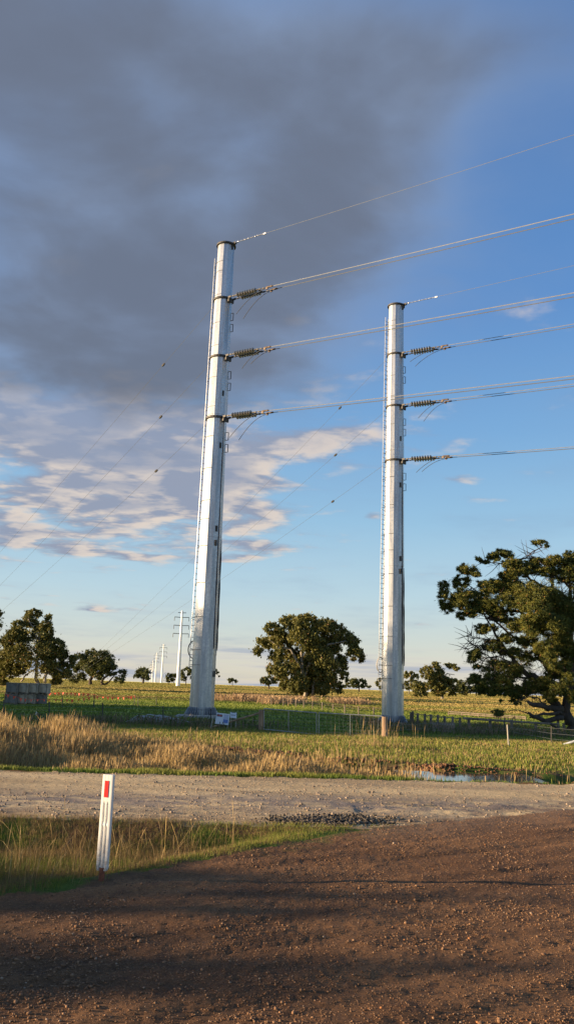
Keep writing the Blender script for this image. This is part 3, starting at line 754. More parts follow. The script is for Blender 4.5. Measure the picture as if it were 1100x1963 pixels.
# ------------------------------------------------------------------ insulators and conductors
def disc_string(parent, s):
    """one string of discs along +X of the parent, offset s in Y"""
    d = MB(); c = MB()
    x0 = .62
    for k in range(8):
        x = x0+k*.215
        pr = [(.04, x), (.13, x+.02), (.160, x+.055), (.05, x+.07)]
        vs = [(z, r*math.cos(2*math.pi*i/14)+s, r*math.sin(2*math.pi*i/14)) for r, z in pr for i in range(14)]
        fs = [(i*14+j, (i+1)*14+j, (i+1)*14+(j+1) % 14, i*14+(j+1) % 14) for i in range(3) for j in range(14)]
        fs += [tuple(range(14))]
        d.add(vs, fs)
        c.tube([(x+.05, s, 0), (x+.215, s, 0)], .05, 8)
    do = d.build('insulator_discs', M['porcelain'], parent, smooth=True); c.build('disc_caps', M['disc_dark'], do)
rx = Vector(DV).to_track_quat('X', 'Z')
def make_ins(pt, label):
    t = empty('insulator_string', loc(pt), label, 'insulator', 'paired insulator strings on the steel poles')
    t.rotation_mode = 'QUATERNION'; t.rotation_quaternion = rx
    for s in (-.22, .22):
        disc_string(t, s); l = MB()
        l.tube([(0, s, 0), (.62, s, 0)], .028, 6); l.box((.25, s, 0), (.14, .06, .09)); l.box((.46, s, 0), (.1, .05, .08)); l.build('link_rod', M['dark_steel'], t); l = MB()
        l.tube([(2.34, s, 0), (3.25, s, 0)], .028, 6); l.box((2.55, s, 0), (.14, .06, .09)); l.box((2.85, s, 0), (.14, .05, .08)); l.build('link_rod', M['dark_steel'], t)
    y = MB(); y.box((2.44, 0, 0), (.10, .56, .05)); y.build('yoke_plate', M['dark_steel'], t)
    for s in (-.22, .22):
        k = MB(); k.tube([(3.1, s, 0), (3.2, s, .01), (3.62, s, .01), (3.7, s, 0)], [.03, .06, .06, .03], 8); k.box((3.18, s, -.05), (.14, .07, .16))
        k.build('dead_end_clamp', M['rusty'], t)
    return t
def tail(parent, s, L, drop, mat):
    b = MB(); pts = []
    for k in range(10):
        u = k/9; pts.append((3.3-L*(u**.9), s, -.06-drop*u**1.9-.05*u))
    b.tube(pts, .018, 5); b.build('jumper_tail', mat, parent)
ins = []
for pi, (B, pole) in enumerate(((B1, 'left'), (B2, 'right'))):
    for ci, z in enumerate(CONN_Z):
        a = B + DH*(shaft_r(z)+.3) + np.array([0, 0, z])
        nm = ('top', 'middle', 'lowest')[ci]
        if not ins:
            o = make_ins(a, ''); proto = o
        else:
            o = proto.copy(); COL.objects.link(o); o.location = loc(a)
            for ch in proto.children:
                if ch.name.startswith('jumper_tail'): continue
                c_ = ch.copy(); COL.objects.link(c_); c_.parent = o
                for g in ch.children:
                    g_ = g.copy(); COL.objects.link(g_); g_.parent = c_
        o['label'] = f'{nm} pair of ribbed insulator strings on the {pole} steel pole'
        ins.append((o, pi, ci, a))
tails = {(0, 0): (2.6, 1.25, 2.35, 1.45), (0, 1): (1.9, 1.0, 1.6, .6), (0, 2): (2.7, 1.35, 2.3, 1.45), (1, 0): (2.7, .7, 2.5, .95), (1, 1): (2.0, 1.05, 1.8, 1.2), (1, 2): (2.2, .95, 2.0, .8)}
for o, pi, ci, a in ins:
    L1, d1, L2, d2 = tails[(pi, ci)]
    tail(o, -.22, L1, d1, M['cable']); tail(o, .22, L2, d2, M['cable'])
SPAN = 190.0
def wire_pts(p0, slope=.0838, n=60, L=SPAN, sag=None):
    sag = sag or L
    out = []
    for k in range(n):
        t = L*(k/(n-1))**1.5
        out.append(p0+DH*t+np.array([0, 0, -slope*t+slope/sag*t*t]))
    return out
for o, pi, ci, a in ins:
    for s, nm in ((-.22, 'near'), (.22, 'far')):
        p0 = a + DP*s + DV*3.6
        w = MB(); w.tube([q-p0 for q in wire_pts(p0, *((.099, 60, SPAN, 420) if pi == 0 else (.0838, 60, SPAN, 170)))], .024, 5)
        ob = w.build('conductor_wire', M['alloy_wire'] if s < 0 else M['thin_wire'], None); ob.location = loc(p0)
        col_ = 'bright upper' if s < 0 else 'darker lower'
        tag(ob, f'{col_} wire of the {("top","middle","lowest")[ci]} pair leaving the {("left","right")[pi]} steel pole', 'power line', 'power line wires running off to the right')
for B, nm, hw in ((B1, 'left', 'spiral grip'), (B2, 'right', 'spiral grip')):
    a = B + DH*.85 + np.array([0, 0, PH-.06])
    t = empty('earth_wire', loc(a), f'single thin earth wire leaving the very top of the {nm} steel pole', 'power line', 'power line wires running off to the right')
    sl = .085 if nm == 'left' else .07; pts = [q-a for q in wire_pts(a, sl)]
    w = MB(); w.tube(pts, .013, 4); w.build('wire', M['alloy_wire'], t)
    g = MB(); L_ = 2.6; npt = 70
    for ph in (0, math.pi):
        g.tube([DH*(L_*k/npt)+np.array([0, 0, -sl*L_*k/npt]) + (DP*math.cos(k*1.0+ph)+np.array([0, 0, 1])*math.sin(k*1.0+ph))*.035 for k in range(npt)], .013, 4)
    g.box(DH*L_+np.array([0, 0, -sl*L_-.02]), (.22, .08, .1), math.atan2(DH[1], DH[0])); g.box(DH*.12, (.2, .06, .14))
    g.build('spiral_grip', M['alloy_wire'], t)
# pulling lines running down to the left from both poles
anch2 = [G(136-14, 1300), G(112, 1308), G(104, 1319)]
marks = {(1, 0): (648, 775), (1, 1): (640, 865), (1, 2): (636, 955), (0, 0): (319, 700), (0, 1): (312, 798), (0, 2): (304, 902)}
ends1 = {0: (0, 1050), 1: (0, 1113), 2: (5, 1160)}
ANY = 120.0
def nearest_on_ray(px, py, a, b):
    """parameter along a->b closest to the pixel's ray"""
    d = ray(px, py); d = d/np.linalg.norm(d); u = b-a; w0 = a-CP
    A_, B_, C2 = u@u, u@d, d@d; D_, E_ = u@w0, d@w0
    return (B_*E_-C2*D_)/(A_*C2-B_*B_)
for pi, (B, nm) in enumerate(((B1, 'left'), (B2, 'right'))):
    for ci, z in enumerate(CONN_Z):
        a = B + np.array([-.5, .35, z])
        if pi == 1: b_ = P(104+6*(2-ci), (1300, 1308, 1317)[ci], 150.0); b_[2] = hz(b_[0], b_[1])+.1 if ci == 2 else b_[2]
        else:
            # same sort of run, aimed through the point seen at the frame's edge
            ex, ey = ends1[ci]; d = ray(ex, ey); Yd = 88.0; q = CP+d*(Yd/d[1]); s = (q-a)
            tt_ = (hz(-60, 130)+.1-a[2])/s[2]; b_ = a+s*tt_
        b_[2] = hz(b_[0], b_[1])+.05
        tpar = nearest_on_ray(*marks[(pi, ci)], a, b_)
        t = empty('pulling_line', loc(a), f'thin slack line slanting down left from the {("top","middle","lowest")[ci]} collar of the {nm} steel pole', 'cable', 'thin lines slanting down to the left')
        w = MB(); w.tube([(b_-a)*u_ + np.array([0, 0, -1.0])*4*.6*u_*(1-u_) for u_ in np.linspace(0, 1, 24)], .011, 4); w.build('line', M['thin_wire'], t)
        m_ = (b_-a)*tpar+np.array([0, 0, -1.0])*4*.6*tpar*(1-tpar); dd = (b_-a)/np.linalg.norm(b_-a)
        w = MB(); w.tube([m_-dd*.22, m_-dd*.12, m_+dd*.12, m_+dd*.22], [.03, .085, .085, .03], 6); w.build('shackle', M['dark_steel'], t)
# ------------------------------------------------------------------ far row of double-circuit poles
far_spec = [((341, 1317), (349, 1171), 15.5), ((309.5, 1307), (315.5, 1235), 7.5), ((297.5, 1305), (302, 1251), 5), ((291.3, 1304), (295.4, 1266), 3.6), ((287.8, 1303), (291.2, 1273), 3)]
flab = ['nearest of the far white poles with cross arms, just left of the big steel pole', 'second far white pole with cross arms, shaded at its foot', 'third far white pole, standing between the second and the thin pair', 'fourth far white pole, thin, right of the smallest one', 'smallest and farthest white pole, beside the round dark tree']
fproto = None
for i, ((bx_, by_), (tx_, ty_), aw) in enumerate(far_spec):
    Yf = [340, 690, 985, 1310, 1660][i]
    b_ = P(bx_, by_, Yf); t_ = P(tx_, ty_, Yf); hh_ = 31.0
    gz = hz(b_[0], b_[1])
    if fproto is None:
        t = empty('far_pole', (b_[0], b_[1], gz), flab[i], 'power pole', 'row of far white poles')
        b = MB(); b.lathe([(.80, -.5), (.36, hh_)], 12, .2); b.build('shaft', M['white_steel'], t)
        for z, L in ((30.2, 1.6), (28.3, 2.9), (24.9, 3.0), (21.5, 3.1)):
            b = MB(); b.tube([(-L*.99, -.3, z+.05), (0, 0, z-.05), (L, .25, z+.05)], .15, 6); ca = b.build('cross_arm', M['dark_steel'], t)
            if L > 2:
                for s in (-1, 1):
                    b = MB(); b.tube([(s*L, s*.25, z), (s*L, s*.25, z-1.6)], .11, 6); b.build('hanging_insulator', M['dark_steel'], ca)
        fproto = t
    else:
        t = copy_tree(fproto); t.location = (b_[0], b_[1], gz); t['label'] = flab[i]
    t.scale = (1, 1, (t_[2]-gz)/hh_)

# ------------------------------------------------------------------ guide post
g = G(193, 1688)
gp = empty('guide_post', (g[0], g[1], Hz(g[0], g[1])), 'white plastic roadside guide post with red reflector on a rusty stub', 'guide post', rz=rad(-17))
b = MB()
# pleated section: list of (x, y) outline, thickened
prof_t = [(-.050, 0), (-.022, 0), (-.012, .004), (.012, .004), (.022, 0), (.050, 0)]
def sect(z, w, dep, groove):
    # front face (towards -Y) with two grooves, then returns
    g_ = groove
    pts = [(-w, dep), (-w, -.002), (-w*.80, -.004), (-w*.55, -.004), (-w*.42, -.004+g_), (-w*.26, -.004+g_), (-w*.12, -.004), (w*.12, -.004), (w*.26, -.004+g_), (w*.42, -.004+g_), (w*.55, -.004), (w*.8, -.004), (w, -.002), (w, dep), (w*.8, dep+.004), (-w*.8, dep+.004)]
    return [(x_, y_, z) for x_, y_ in pts]
levels = [(.10, .044, .034, .010), (.125, .054, .038, .012), (.35, .054, .038, .014), (.52, .053, .038, .014), (.56, .053, .038, .004), (.60, .053, .038, .012), (.76, .052, .038, .009), (.80, .052, .037, .0005), (1.068, .051, .036, .0005), (1.072, .049, .034, .0)]
vs = [p for L in levels for p in sect(*L)]; k = 16; fs = []
for i in range(len(levels)-1):
    for j in range(k): fs.append((i*k+j, i*k+(j+1) % k, (i+1)*k+(j+1) % k, (i+1)*k+j))
fs += [tuple(range(k))[::-1], tuple((len(levels)-1)*k+j for j in range(k))]
b.add(vs, fs); pb = b.build('post_body', M['post_plastic'], gp)
b = MB(); b.box((-.005, -.0065, .925), (.040, .004, .170)); b.build('reflector', M['red_reflector'], gp)
b = MB(); b.tube([(0, .016, -.08), (0, .016, .13)], .027, 10); b.build('steel_stub', M['rust_base'], gp)
b = MB(); b.tube([(-.018, -.006, .128), (-.018, -.009, .128)], .004, 6); b.build('rivet', M['dark_steel'], gp)
gp.scale = (.93, .93, .93*(P(205, 1485, g[1])[2]-gp.location[2])/(1.072*.93))
# ------------------------------------------------------------------ helper: post on the ground through two pixels
def gpt(px, py, dz=0): q = G(px, py); return np.array([q[0], q[1], hz(q[0], q[1])+dz])
def top_at(base, px, py): return P(px, py, base[1])
# gate, strainer posts, brace
g1 = gpt(500, 1402); g2 = gpt(737, 1415); t1 = top_at(g1, 501, 1361); t2 = top_at(g2, 737.5, 1374)
def rpost(g_, t_, r, name, label, cat, group, mat='post_wood'):
    t = empty(name, loc(g_), label, cat, group)
    b = MB(); d = t_-g_; b.tube([d*(-.2), d*.0, d*.97, d*1.0], [r, r, r*.98, r*.86], 10); b.build('timber', M[mat], t); return t
s1 = rpost(g1, t1, .12, 'gate_post', 'stout brown timber gate post with a slanting brace, left of the gate', 'fence post', 'gate posts')
s2 = rpost(g2, t2, .125, 'gate_post', 'stout reddish brown timber gate post standing in front of the right steel pole', 'fence post', 'gate posts')
b = MB(); e_ = P(408, 1394, g1[1]+.4); e_[2] = hz(e_[0], e_[1])+.08; b.tube([P(497, 1367, g1[1])-g1, e_-g1], .042, 8); b.build('brace', M['post_wood'], s1)
mid = (g1+g2)/2
def leaf(pa, pb, label):
    (xa, ya0, ya1), (xb, yb0, yb1) = pa, pb      # pixel x, top y, bottom y at both ends
    def at(x, y):
        s = (x-500)/237.; Yv = g1[1]*(1-s)+g2[1]*s; return P(x, y, Yv)
    A, A_ = at(xa, ya0), at(xa, ya1); Bq, B_ = at(xb, yb0), at(xb, yb1)
    o0 = A_.copy(); t = empty('farm_gate', loc(o0), label, 'gate', 'two leaves of the farm gate')
    f = MB(); r = .024
    for p, q in ((A, A_), (Bq, B_), (A, Bq), (A_, B_)): f.tube([p-o0, q-o0], r, 7)
    f.build('frame', M['gate_pipe'], t)
    m = MB(); um = (554-506)/101. if xa < 600 else (674-612)/123.
    m.tube([A*(1-um)+Bq*um-o0, A_*(1-um)+B_*um-o0], .02, 6); m.build('upright', M['gate_pipe'], t)
    w = MB()
    for u in (.14, .28, .42, .57, .72, .86): w.tube([A*(1-u)+A_*u-o0, Bq*(1-u)+B_*u-o0], .0035, 4)
    for u in np.linspace(.06, .94, 14): w.tube([A*(1-u)+Bq*u-o0, A_*(1-u)+B_*u-o0], .003, 4)
    w.build('mesh', M['thin_wire'], t)
    E0, E1 = (A, A_) if xa < 600 else (Bq, B_)
    for u in (.08, .92): h_ = MB(); h_.box(E0*(1-u)+E1*u-o0, (.09, .04, .05)); h_.build('hinge', M['dark_steel'], t)
leaf((506, 1358.5, 1398), (606.5, 1366.5, 1408), 'left leaf of the wire mesh farm gate')
leaf((611, 1366.5, 1408.5), (732, 1373, 1414), 'right leaf of the wire mesh farm gate')
# notice boards
def board(corners, Yd, legs, name, label, rear=False):
    TL, TR, BR, BL = [P(x_, y_, Yd+(.18 if i < 2 else 0)) for i, (x_, y_) in enumerate(corners)]
    o0 = BL.copy(); o0[2] = hz(o0[0], o0[1]); t = empty(name, loc(o0), label, 'sign', 'notice boards by the left steel pole')
    nrm = np.cross(TR-TL, BL-TL); nrm /= np.linalg.norm(nrm)
    if nrm[1] > 0: nrm = -nrm
    def uv(u, v, off=0): return (TL*(1-u)+TR*u)*(1-v)+(BL*(1-u)+BR*u)*v + nrm*off - o0
    def panel(u0, v0, u1, v1, z0, z1, nm, mat, parent):
        m = MB(); vs = [uv(u, v, z) for z in (z0, z1) for u, v in ((u0, v0), (u1, v0), (u1, v1), (u0, v1))]
        m.add(vs, [(0, 1, 2, 3), (7, 6, 5, 4), (0, 4, 5, 1), (1, 5, 6, 2), (2, 6, 7, 3), (3, 7, 4, 0)]); return m.build(nm, mat, parent)
    bd = panel(0, 0, 1, 1, -.03, 0, 'panel', M['sign_white'], t)
    if not rear:
        panel(.05, .13, .46, .33, .001, .004, 'danger_strip', M['sign_black'], bd)
        panel(.08, .17, .43, .29, .004, .007, 'red_bar', M['sign_red'], bd)
        panel(.57, .52, .93, .86, .001, .004, 'blue_block', M['sign_blue'], bd)
        m = MB()
        for v in (.12, .20, .28, .36, .43):
            vs = [uv(u, w_, z) for z in (.001, .004) for u, w_ in ((.58, v), (.92, v), (.92, v+.03), (.58, v+.03))]
            m.add(vs, [(0, 1, 2, 3), (7, 6, 5, 4), (0, 4, 5, 1), (1, 5, 6, 2), (2, 6, 7, 3), (3, 7, 4, 0)])
        m.build('blue_lines', M['sign_blue'], bd)
    else:
        panel(.2, .02, .8, .08, .001, .004, 'black_line', M['sign_black'], bd); panel(.12, .5, .8, .57, .001, .004, 'black_line', M['sign_black'], bd)
    for (xa, ya), (xb, yb) in legs:
        m = MB(); p = P(xa, ya, Yd+.12); q = P(xb, yb, Yd+.05); q[2] = hz(q[0], q[1])-.05
        m.tube([p-o0, q-o0], .022, 6); m.build('leg', M['pale_wood'], t)
board([(415.4, 1366), (441, 1369), (437.8, 1390), (412.2, 1387)], 39.0, [((409, 1372), (403.6, 1395.8)), ((437, 1386), (435, 1397))], 'notice_board', 'tilted white notice board with a red strip and a blue block beside the left pole')
board([(441.5, 1365), (453.7, 1366), (453.5, 1377), (441.3, 1375.5)], 40.9, [((443, 1372), (443, 1392)), ((452, 1374), (452.5, 1392))], 'notice_board', 'smaller white notice with black lines, half hidden behind the tilted notice board', True)
# ------------------------------------------------------------------ fences
def pickets(lst, name, label, cat, wires, r=.03, mat='picket', group=None, wr=.005, wmat='thin_wire'):
    """a fence: posts at (px, base y, top y), wires at the given fractions of height"""
    bs = [gpt(px, yb) for px, yb, yt in lst]; tp = [top_at(b_, px, yt) for b_, (px, yb, yt) in zip(bs, lst)]
    o0 = bs[0]; t = empty(name, loc(o0), label, cat, group)
    for b_, t_ in zip(bs, tp):
        m = MB(); d = t_-b_; m.tube([b_-d*.15-o0, t_-o0], r, 6); m.build('post', M[mat], t)
    for u in wires:
        m = MB(); m.tube([b_*(1-u)+t_*u-o0 for b_, t_ in zip(bs, tp)], wr, 4); m.build('wire', M[wmat], t)
    return t
pickets([(-60, 1376, 1340), (8, 1377, 1342), (95, 1379, 1345), (197, 1382, 1347), (313, 1387, 1353), (404, 1395, 1359), (498, 1400, 1363)], 'wire_fence', 'thin wire fence on slim pickets running left from the gate', 'fence', (.25, .5, .75, .93))
pickets([(739, 1412, 1378), (850, 1404, 1372), (966, 1409, 1381), (1056, 1427, 1392), (1180, 1440, 1402)], 'wire_fence', 'thin wire fence on dark pickets running right from the gate towards the pine', 'fence', (.3, .6, .9))
pickets([(520, 1352, 1337), (543, 1353, 1338), (567, 1356, 1341), (582, 1357, 1342), (599, 1359, 1344), (617.5, 1361, 1346), (638, 1365, 1349), (660.5, 1368, 1351), (687, 1373, 1354), (716, 1378, 1356), (735, 1382, 1358)], 'post_and_wire_fence', 'row of dark posts crossing the paddock between the two steel poles', 'fence', (.4, .7, .95), .055, 'old_wood')
pickets([(120, 1357, 1334), (181, 1356, 1336), (265, 1354, 1336), (300, 1353, 1337)], 'wire_fence', 'short run of low pickets in the paddock behind the orange flags', 'fence', (.5, .9), .03)
# yard: standing posts, then a railed stretch
yl = [(787, 1388, 1365), (790.5, 1388, 1363.5), (800, 1391, 1367), (814, 1392, 1368), (825.5, 1394, 1369.5), (839, 1393, 1370), (852, 1394, 1372.5), (867, 1396, 1373.5), (881, 1397, 1375.5)]
bs = [gpt(x_, yb) for x_, yb, yt in yl]
t = empty('yard_fence', loc(bs[0]), 'row of old timber yard posts standing right of the right steel pole', 'fence')
for b_, (x_, yb, yt) in zip(bs, yl):
    m = MB(); tp = top_at(b_, x_, yt); c_ = (b_+tp)/2-bs[0]; m.box(c_-np.array([0, 0, .1]), (.16, .12, tp[2]-b_[2]+.2), random.uniform(-.3, .3)); m.build('post', M['old_wood'], t, bevel=.01)
m = MB(); m.tube([top_at(bs[1], 790, 1368)-bs[0], top_at(bs[-1], 884, 1378.5)-bs[0]], .03, 6); m.build('rail', M['old_wood'], t)
rl = [(898, 1401, 1375.5), (938.5, 1396, 1377), (980, 1396, 1380), (1026, 1400, 1384), (1069, 1404, 1381), (1080, 1404, 1386), (1180, 1412, 1392)]
bs = [gpt(x_, yb+2) for x_, yb, yt in rl]
Yr = [54.0, 56, 57, 58, 59, 60, 64]
bs = []
for (x_, yb, yt), Yq in zip(rl, Yr):
    q = P(x_, yb, Yq); q[2] = hz(q[0], q[1]); bs.append(q)
t = empty('yard_fence', loc(bs[0]), 'railed stretch of old timber yard fence running right to the pine', 'fence')
for b_, (x_, yb, yt) in zip(bs, rl):
    m = MB(); tp = top_at(b_, x_, yt); m.box((b_+tp)/2-bs[0]-np.array([0, 0, .1]), (.17, .14, tp[2]-b_[2]+.2)); m.build('post', M['old_wood'], t, bevel=.01)
m = MB(); q0 = P(888, 1377, 53.6); q1 = P(1070, 1388.5, 58.8); m.tube([q0-bs[0], P(980, 1383, 57)-bs[0], q1-bs[0]], .085, 6); m.build('rail', M['old_wood'], t)
pickets([(859, 1372, 1364), (885, 1373, 1365.5), (916, 1375, 1368), (960, 1378, 1371), (1007, 1381, 1374)], 'rear_rail_fence', 'pale distant rail fence seen beyond the timber yard posts', 'fence', (.95, .5), .06, 'old_wood', wr=.05, wmat='old_wood')
# old pallet standing in the grass
q = gpt(850, 1405); pl = empty('pallet', loc(q), 'weathered slatted pallet standing in the dead grass before the yard posts', 'pallet', rz=-.12)
for k in range(9):
    m = MB(); m.box((-.52+.13*k, 0, .28), (.075, .03, .52)); m.build('slat', M['old_wood'], pl)
for z in (.1, .44):
    m = MB(); m.box((0, .05, z), (1.15, .06, .09)); m.build('rail', M['pale_wood'], pl)
q = gpt(974.5, 1432); m = MB(); tp = top_at(q, 971.5, 1389); m.tube([(0, 0, -.1), tp-q], [.035, .028], 7); o = m.build('leaning_stake', M['pale_wood']); o.location = loc(q); tag(o, 'pale slim stake standing in the grass right of the yard fence', 'stake')
q = gpt(1078, 1429); tp = P(1106, 1419, q[1]-.2); m = MB(); m.tube([(0, 0, .02), tp-q], [.05, .045], 8); o = m.build('pale_pole', M['pale_pipe']); o.location = loc(q); tag(o, 'pale pipe lying slanted in the grass at the right edge below the pine', 'pipe')
# pale pipes heaped beside the left pole
q = gpt(300, 1386); hp = empty('pipe_heap', loc(q), 'low tangle of pale plastic pipe lying in grass left of the left pole', 'pipes')
for k in range(16):
    m = MB(); x0 = random.uniform(-1.6, 0); x1 = x0+random.uniform(1.2, 2.6); zt = random.uniform(.1, .42); yo = random.uniform(-.4, .4)
    m.tube([(x0, yo, .03), (x0*.6+x1*.4, yo+random.uniform(-.2, .2), zt), (x0*.3+x1*.7, yo, zt*.8), (x1, yo+random.uniform(-.3, .3), .04)], .03, 6); m.build('pipe', M['pale_pipe'], hp)
# pale marker in the grass on the left
q = gpt(69, 1378); t = empty('seed_plume', loc(q), 'single pale plume standing up in the dead grass below the grey bins', 'plant')
tp = top_at(q, 70, 1363)
m = MB(); d = tp-q; m.tube([(0, 0, -.05), d*.45], .012, 5); m.build('stem', M['pale_wood'], t)
m = MB(); m.tube([d*.35, d*.5, d*.75+np.array([.03, 0, 0]), d], [.015, .06, .05, .006], 7); m.build('plume', simple('plume', (.62, .52, .36), .9, 0, .2, 20), t)
# ------------------------------------------------------------------ grey bins
base = gpt(46, 1351); YB = base[1]
cols_x = [(10.5, 33), (33.5, 51), (52, 69), (71, 88.5)]
bl = [['dark grey board bin at the left end of the lower row', 'grey board bin, second from the left, lower row', 'grey board bin, second from the right, lower row', 'dark stained board bin at the right end of the lower row'],
      ['dark grey board bin at the left end of the upper row', 'grey board bin, second from the left, upper row', 'patched grey board bin, second from the right, upper row', 'lighter grey board bin at the right end of the upper row']]
mats = [['ply_dark', 'ply', 'ply', 'ply_dark'], ['ply_dark', 'ply', 'ply', 'ply']]
zb = hz(-20, YB)
hgt = (P(46, 1309, YB)[2]-zb)/2
for lv in range(2):
    for ci, (xa, xb) in enumerate(cols_x):
        Yc = YB-.4+.55*ci; a = P(xa, 1330, Yc); c_ = P(xb, 1330, Yc); w = c_[0]-a[0]-.02
        cx_ = (a[0]+c_[0])/2 + (.03 if lv else -.03)*ci
        t = empty('board_bin', (cx_, Yc+.5, zb+lv*hgt), bl[lv][ci], 'bin', 'stacked grey board bins', rz=.03*math.sin(ci*3+lv*2))
        m = MB(); hb = hgt-.012
        m.box((0, 0, .05+(hb-.05)/2), (w-.03, 1.0, hb-.05)); m.build('panel', M[mats[lv][ci]], t, bevel=.008)
        m = MB()
        for x_ in (-w/2+.03, w/2-.03): m.box((x_, -.515, hb/2+.02), (.05, .025, hb-.06))
        m.box((0, -.516, hb-.04), (w-.12, .022, .05)); m.box((0, -.516, .09), (w-.12, .022, .05)); m.build('batten', M['old_wood'], t)
        m = MB()
        for x_ in (-w/2+.08, 0, w/2-.08): m.box((x_, 0, .025), (.09, .98, .05))
        m.build('skid', M['old_wood'], t)
# ------------------------------------------------------------------ orange flag strings
def bunting(pts, Yd, label, size=.2):
    size *= .78
    P3 = [P(x_, y_, Yd) for x_, y_ in pts]; o0 = P3[0].copy(); o0[2] = hz(o0[0], o0[1]); t = empty('flag_string', loc(o0), label, 'bunting', 'strings of orange flags')
    m = MB(); m.tube([q-o0+np.array([0, 0, .02]) for q in P3], .008, 4); m.build('cord', M['orange'], t)
    for q in (P3[0], P3[-1]):
        m = MB(); z = hz(q[0], q[1]); m.tube([(q[0]-o0[0], q[1]-o0[1], z-.1-o0[2]), q-o0+np.array([0, 0, .12])], .025, 6); m.build('stake', M['picket'], t)
    for q in P3:
        s = size*random.uniform(.7, 1.15); a = random.uniform(-.7, .7); u = np.array([math.cos(a), math.sin(a), 0])*s/2; dn = np.array([random.uniform(-.3, .3)*s, random.uniform(-.3, .3)*s, -s*1.15])
        n_ = np.array([-math.sin(a), math.cos(a), 0])*.004; q = q-o0
        m = MB(); m.add([q-u-n_, q+u-n_, q+dn-n_, q-u+n_, q+u+n_, q+dn+n_], [(0, 1, 2), (5, 4, 3), (0, 3, 4, 1), (1, 4, 5, 2), (2, 5, 3, 0)]); m.build('flag', M['orange'], t)
bunting([(10.5, 1331), (16, 1332), (28, 1335), (40.5, 1339), (49.5, 1340.5), (61, 1341.5), (73, 1341), (85, 1341), (95, 1341), (107, 1341), (119, 1341), (129.5, 1341), (139.5, 1341.5), (151, 1340), (162, 1338.5), (171, 1336.5), (181, 1336)], 61.0, 'nearer string of orange flags sagging in front of the grey bins', .24)
bunting([(90, 1328), (97, 1329), (106, 1328.5), (113, 1328), (122, 1327.5), (129, 1328.5), (137, 1328.5), (144.5, 1328.5), (152, 1329), (161, 1329), (170, 1330), (181, 1331.5), (187, 1335), (198, 1336), (207, 1336.5), (217, 1337), (227, 1337), (237, 1337), (247, 1336), (252, 1335.5), (259, 1334)], 72.0, 'farther string of orange flags stretching right from the grey bins', .26)
q = P(259, 1336, 72); z = hz(q[0], q[1])
# ------------------------------------------------------------------ trees
def leaves(cl, n_per, size, cols, Y0, pscale, drop=0., seed=1, ragged=.3, thin=.5):
    """cl: (px, py, rx, ry, depth offset in units of rx, density). Positions in the photograph at the tree's own distance."""
    rg = np.random.default_rng(seed); out = []; oc = []
    for (cx_, cy_, rx_, ry_, dz_, dn) in cl:
        c3 = P(cx_, cy_, Y0); k = pscale
        Rx, Rz = rx_*k, ry_*k; Ry = (Rx+Rz)*.5
        c3 = c3 + np.array([0, dz_*k, 0]) * 1.0
        c3[0] = P(cx_, cy_, Y0+dz_*k)[0]; c3[2] = P(cx_, cy_, Y0+dz_*k)[2]
        area = rx_*ry_; n = int(n_per*area*dn)
        ns = int(np.clip(area*dn*.11, 10, 110))
        if area < 120: ns = 14
        # sub-clumps
        d = rg.normal(size=(ns, 3)); d /= np.linalg.norm(d, axis=1)[:, None]
        rr = rg.uniform(.15, 1, ns)**.42
        sc = c3 + d*rr[:, None]*np.array([Rx, Ry, Rz])*.86
        ss_ = rg.uniform(.24, .46, ns)*min(Rx, Rz)*(1.0 if area > 120 else 1.5)
        tint = rg.uniform(0, 1, ns)
        w = rg.integers(0, ns, n)
        dd = rg.normal(size=(n, 3)); dd /= np.linalg.norm(dd, axis=1)[:, None]
        r = np.abs(rg.normal(0, .62, n))
        p = sc[w]+dd*(r*ss_[w])[:, None]*np.array([1.15, 1.15, .8])
        p[:, 2] -= drop*rg.uniform(0, 1, n)*ss_[w]
        out.append(p); t = np.clip(tint[w]*.7+rg.uniform(0, .5, n)-.1, 0, 1)[:, None]
        c_ = (cols[0]*(1-t)+cols[1]*t)*rg.uniform(.75, 1.25, (n, 1)); b_ = rg.random(n) < .03
        c_[b_] = cols[2]; oc.append(c_)
    p = np.concatenate(out); c_ = np.concatenate(oc); n = len(p)
    u = rg.normal(size=(n, 3)); u[:, 2] -= drop*1.5; u /= np.linalg.norm(u, axis=1)[:, None]
    v = np.cross(u, rg.normal(size=(n, 3))); v /= np.linalg.norm(v, axis=1)[:, None]
    s = size*rg.uniform(.6, 1.4, n)[:, None]
    A = p-u*s*.5-v*s*thin*.15; B_ = p+v*s*thin*.5; C_ = p+u*s*.5; D_ = p-v*s*thin*.5
    W = np.stack([A, B_, C_, D_], 1).reshape(-1, 3); F = np.arange(n*4).reshape(n, 4)
    return W, F, np.repeat(c_, 4, 0)
GUM = (np.array([.075, .085, .022]), np.array([.21, .19, .048]), np.array([.30, .18, .07]))
GUMD = (np.array([.055, .070, .022]), np.array([.13, .135, .036]), np.array([.18, .12, .05]))
PIN = (np.array([.050, .075, .022]), np.array([.20, .19, .034]), np.array([.34, .17, .05]))
tree_n = [0]
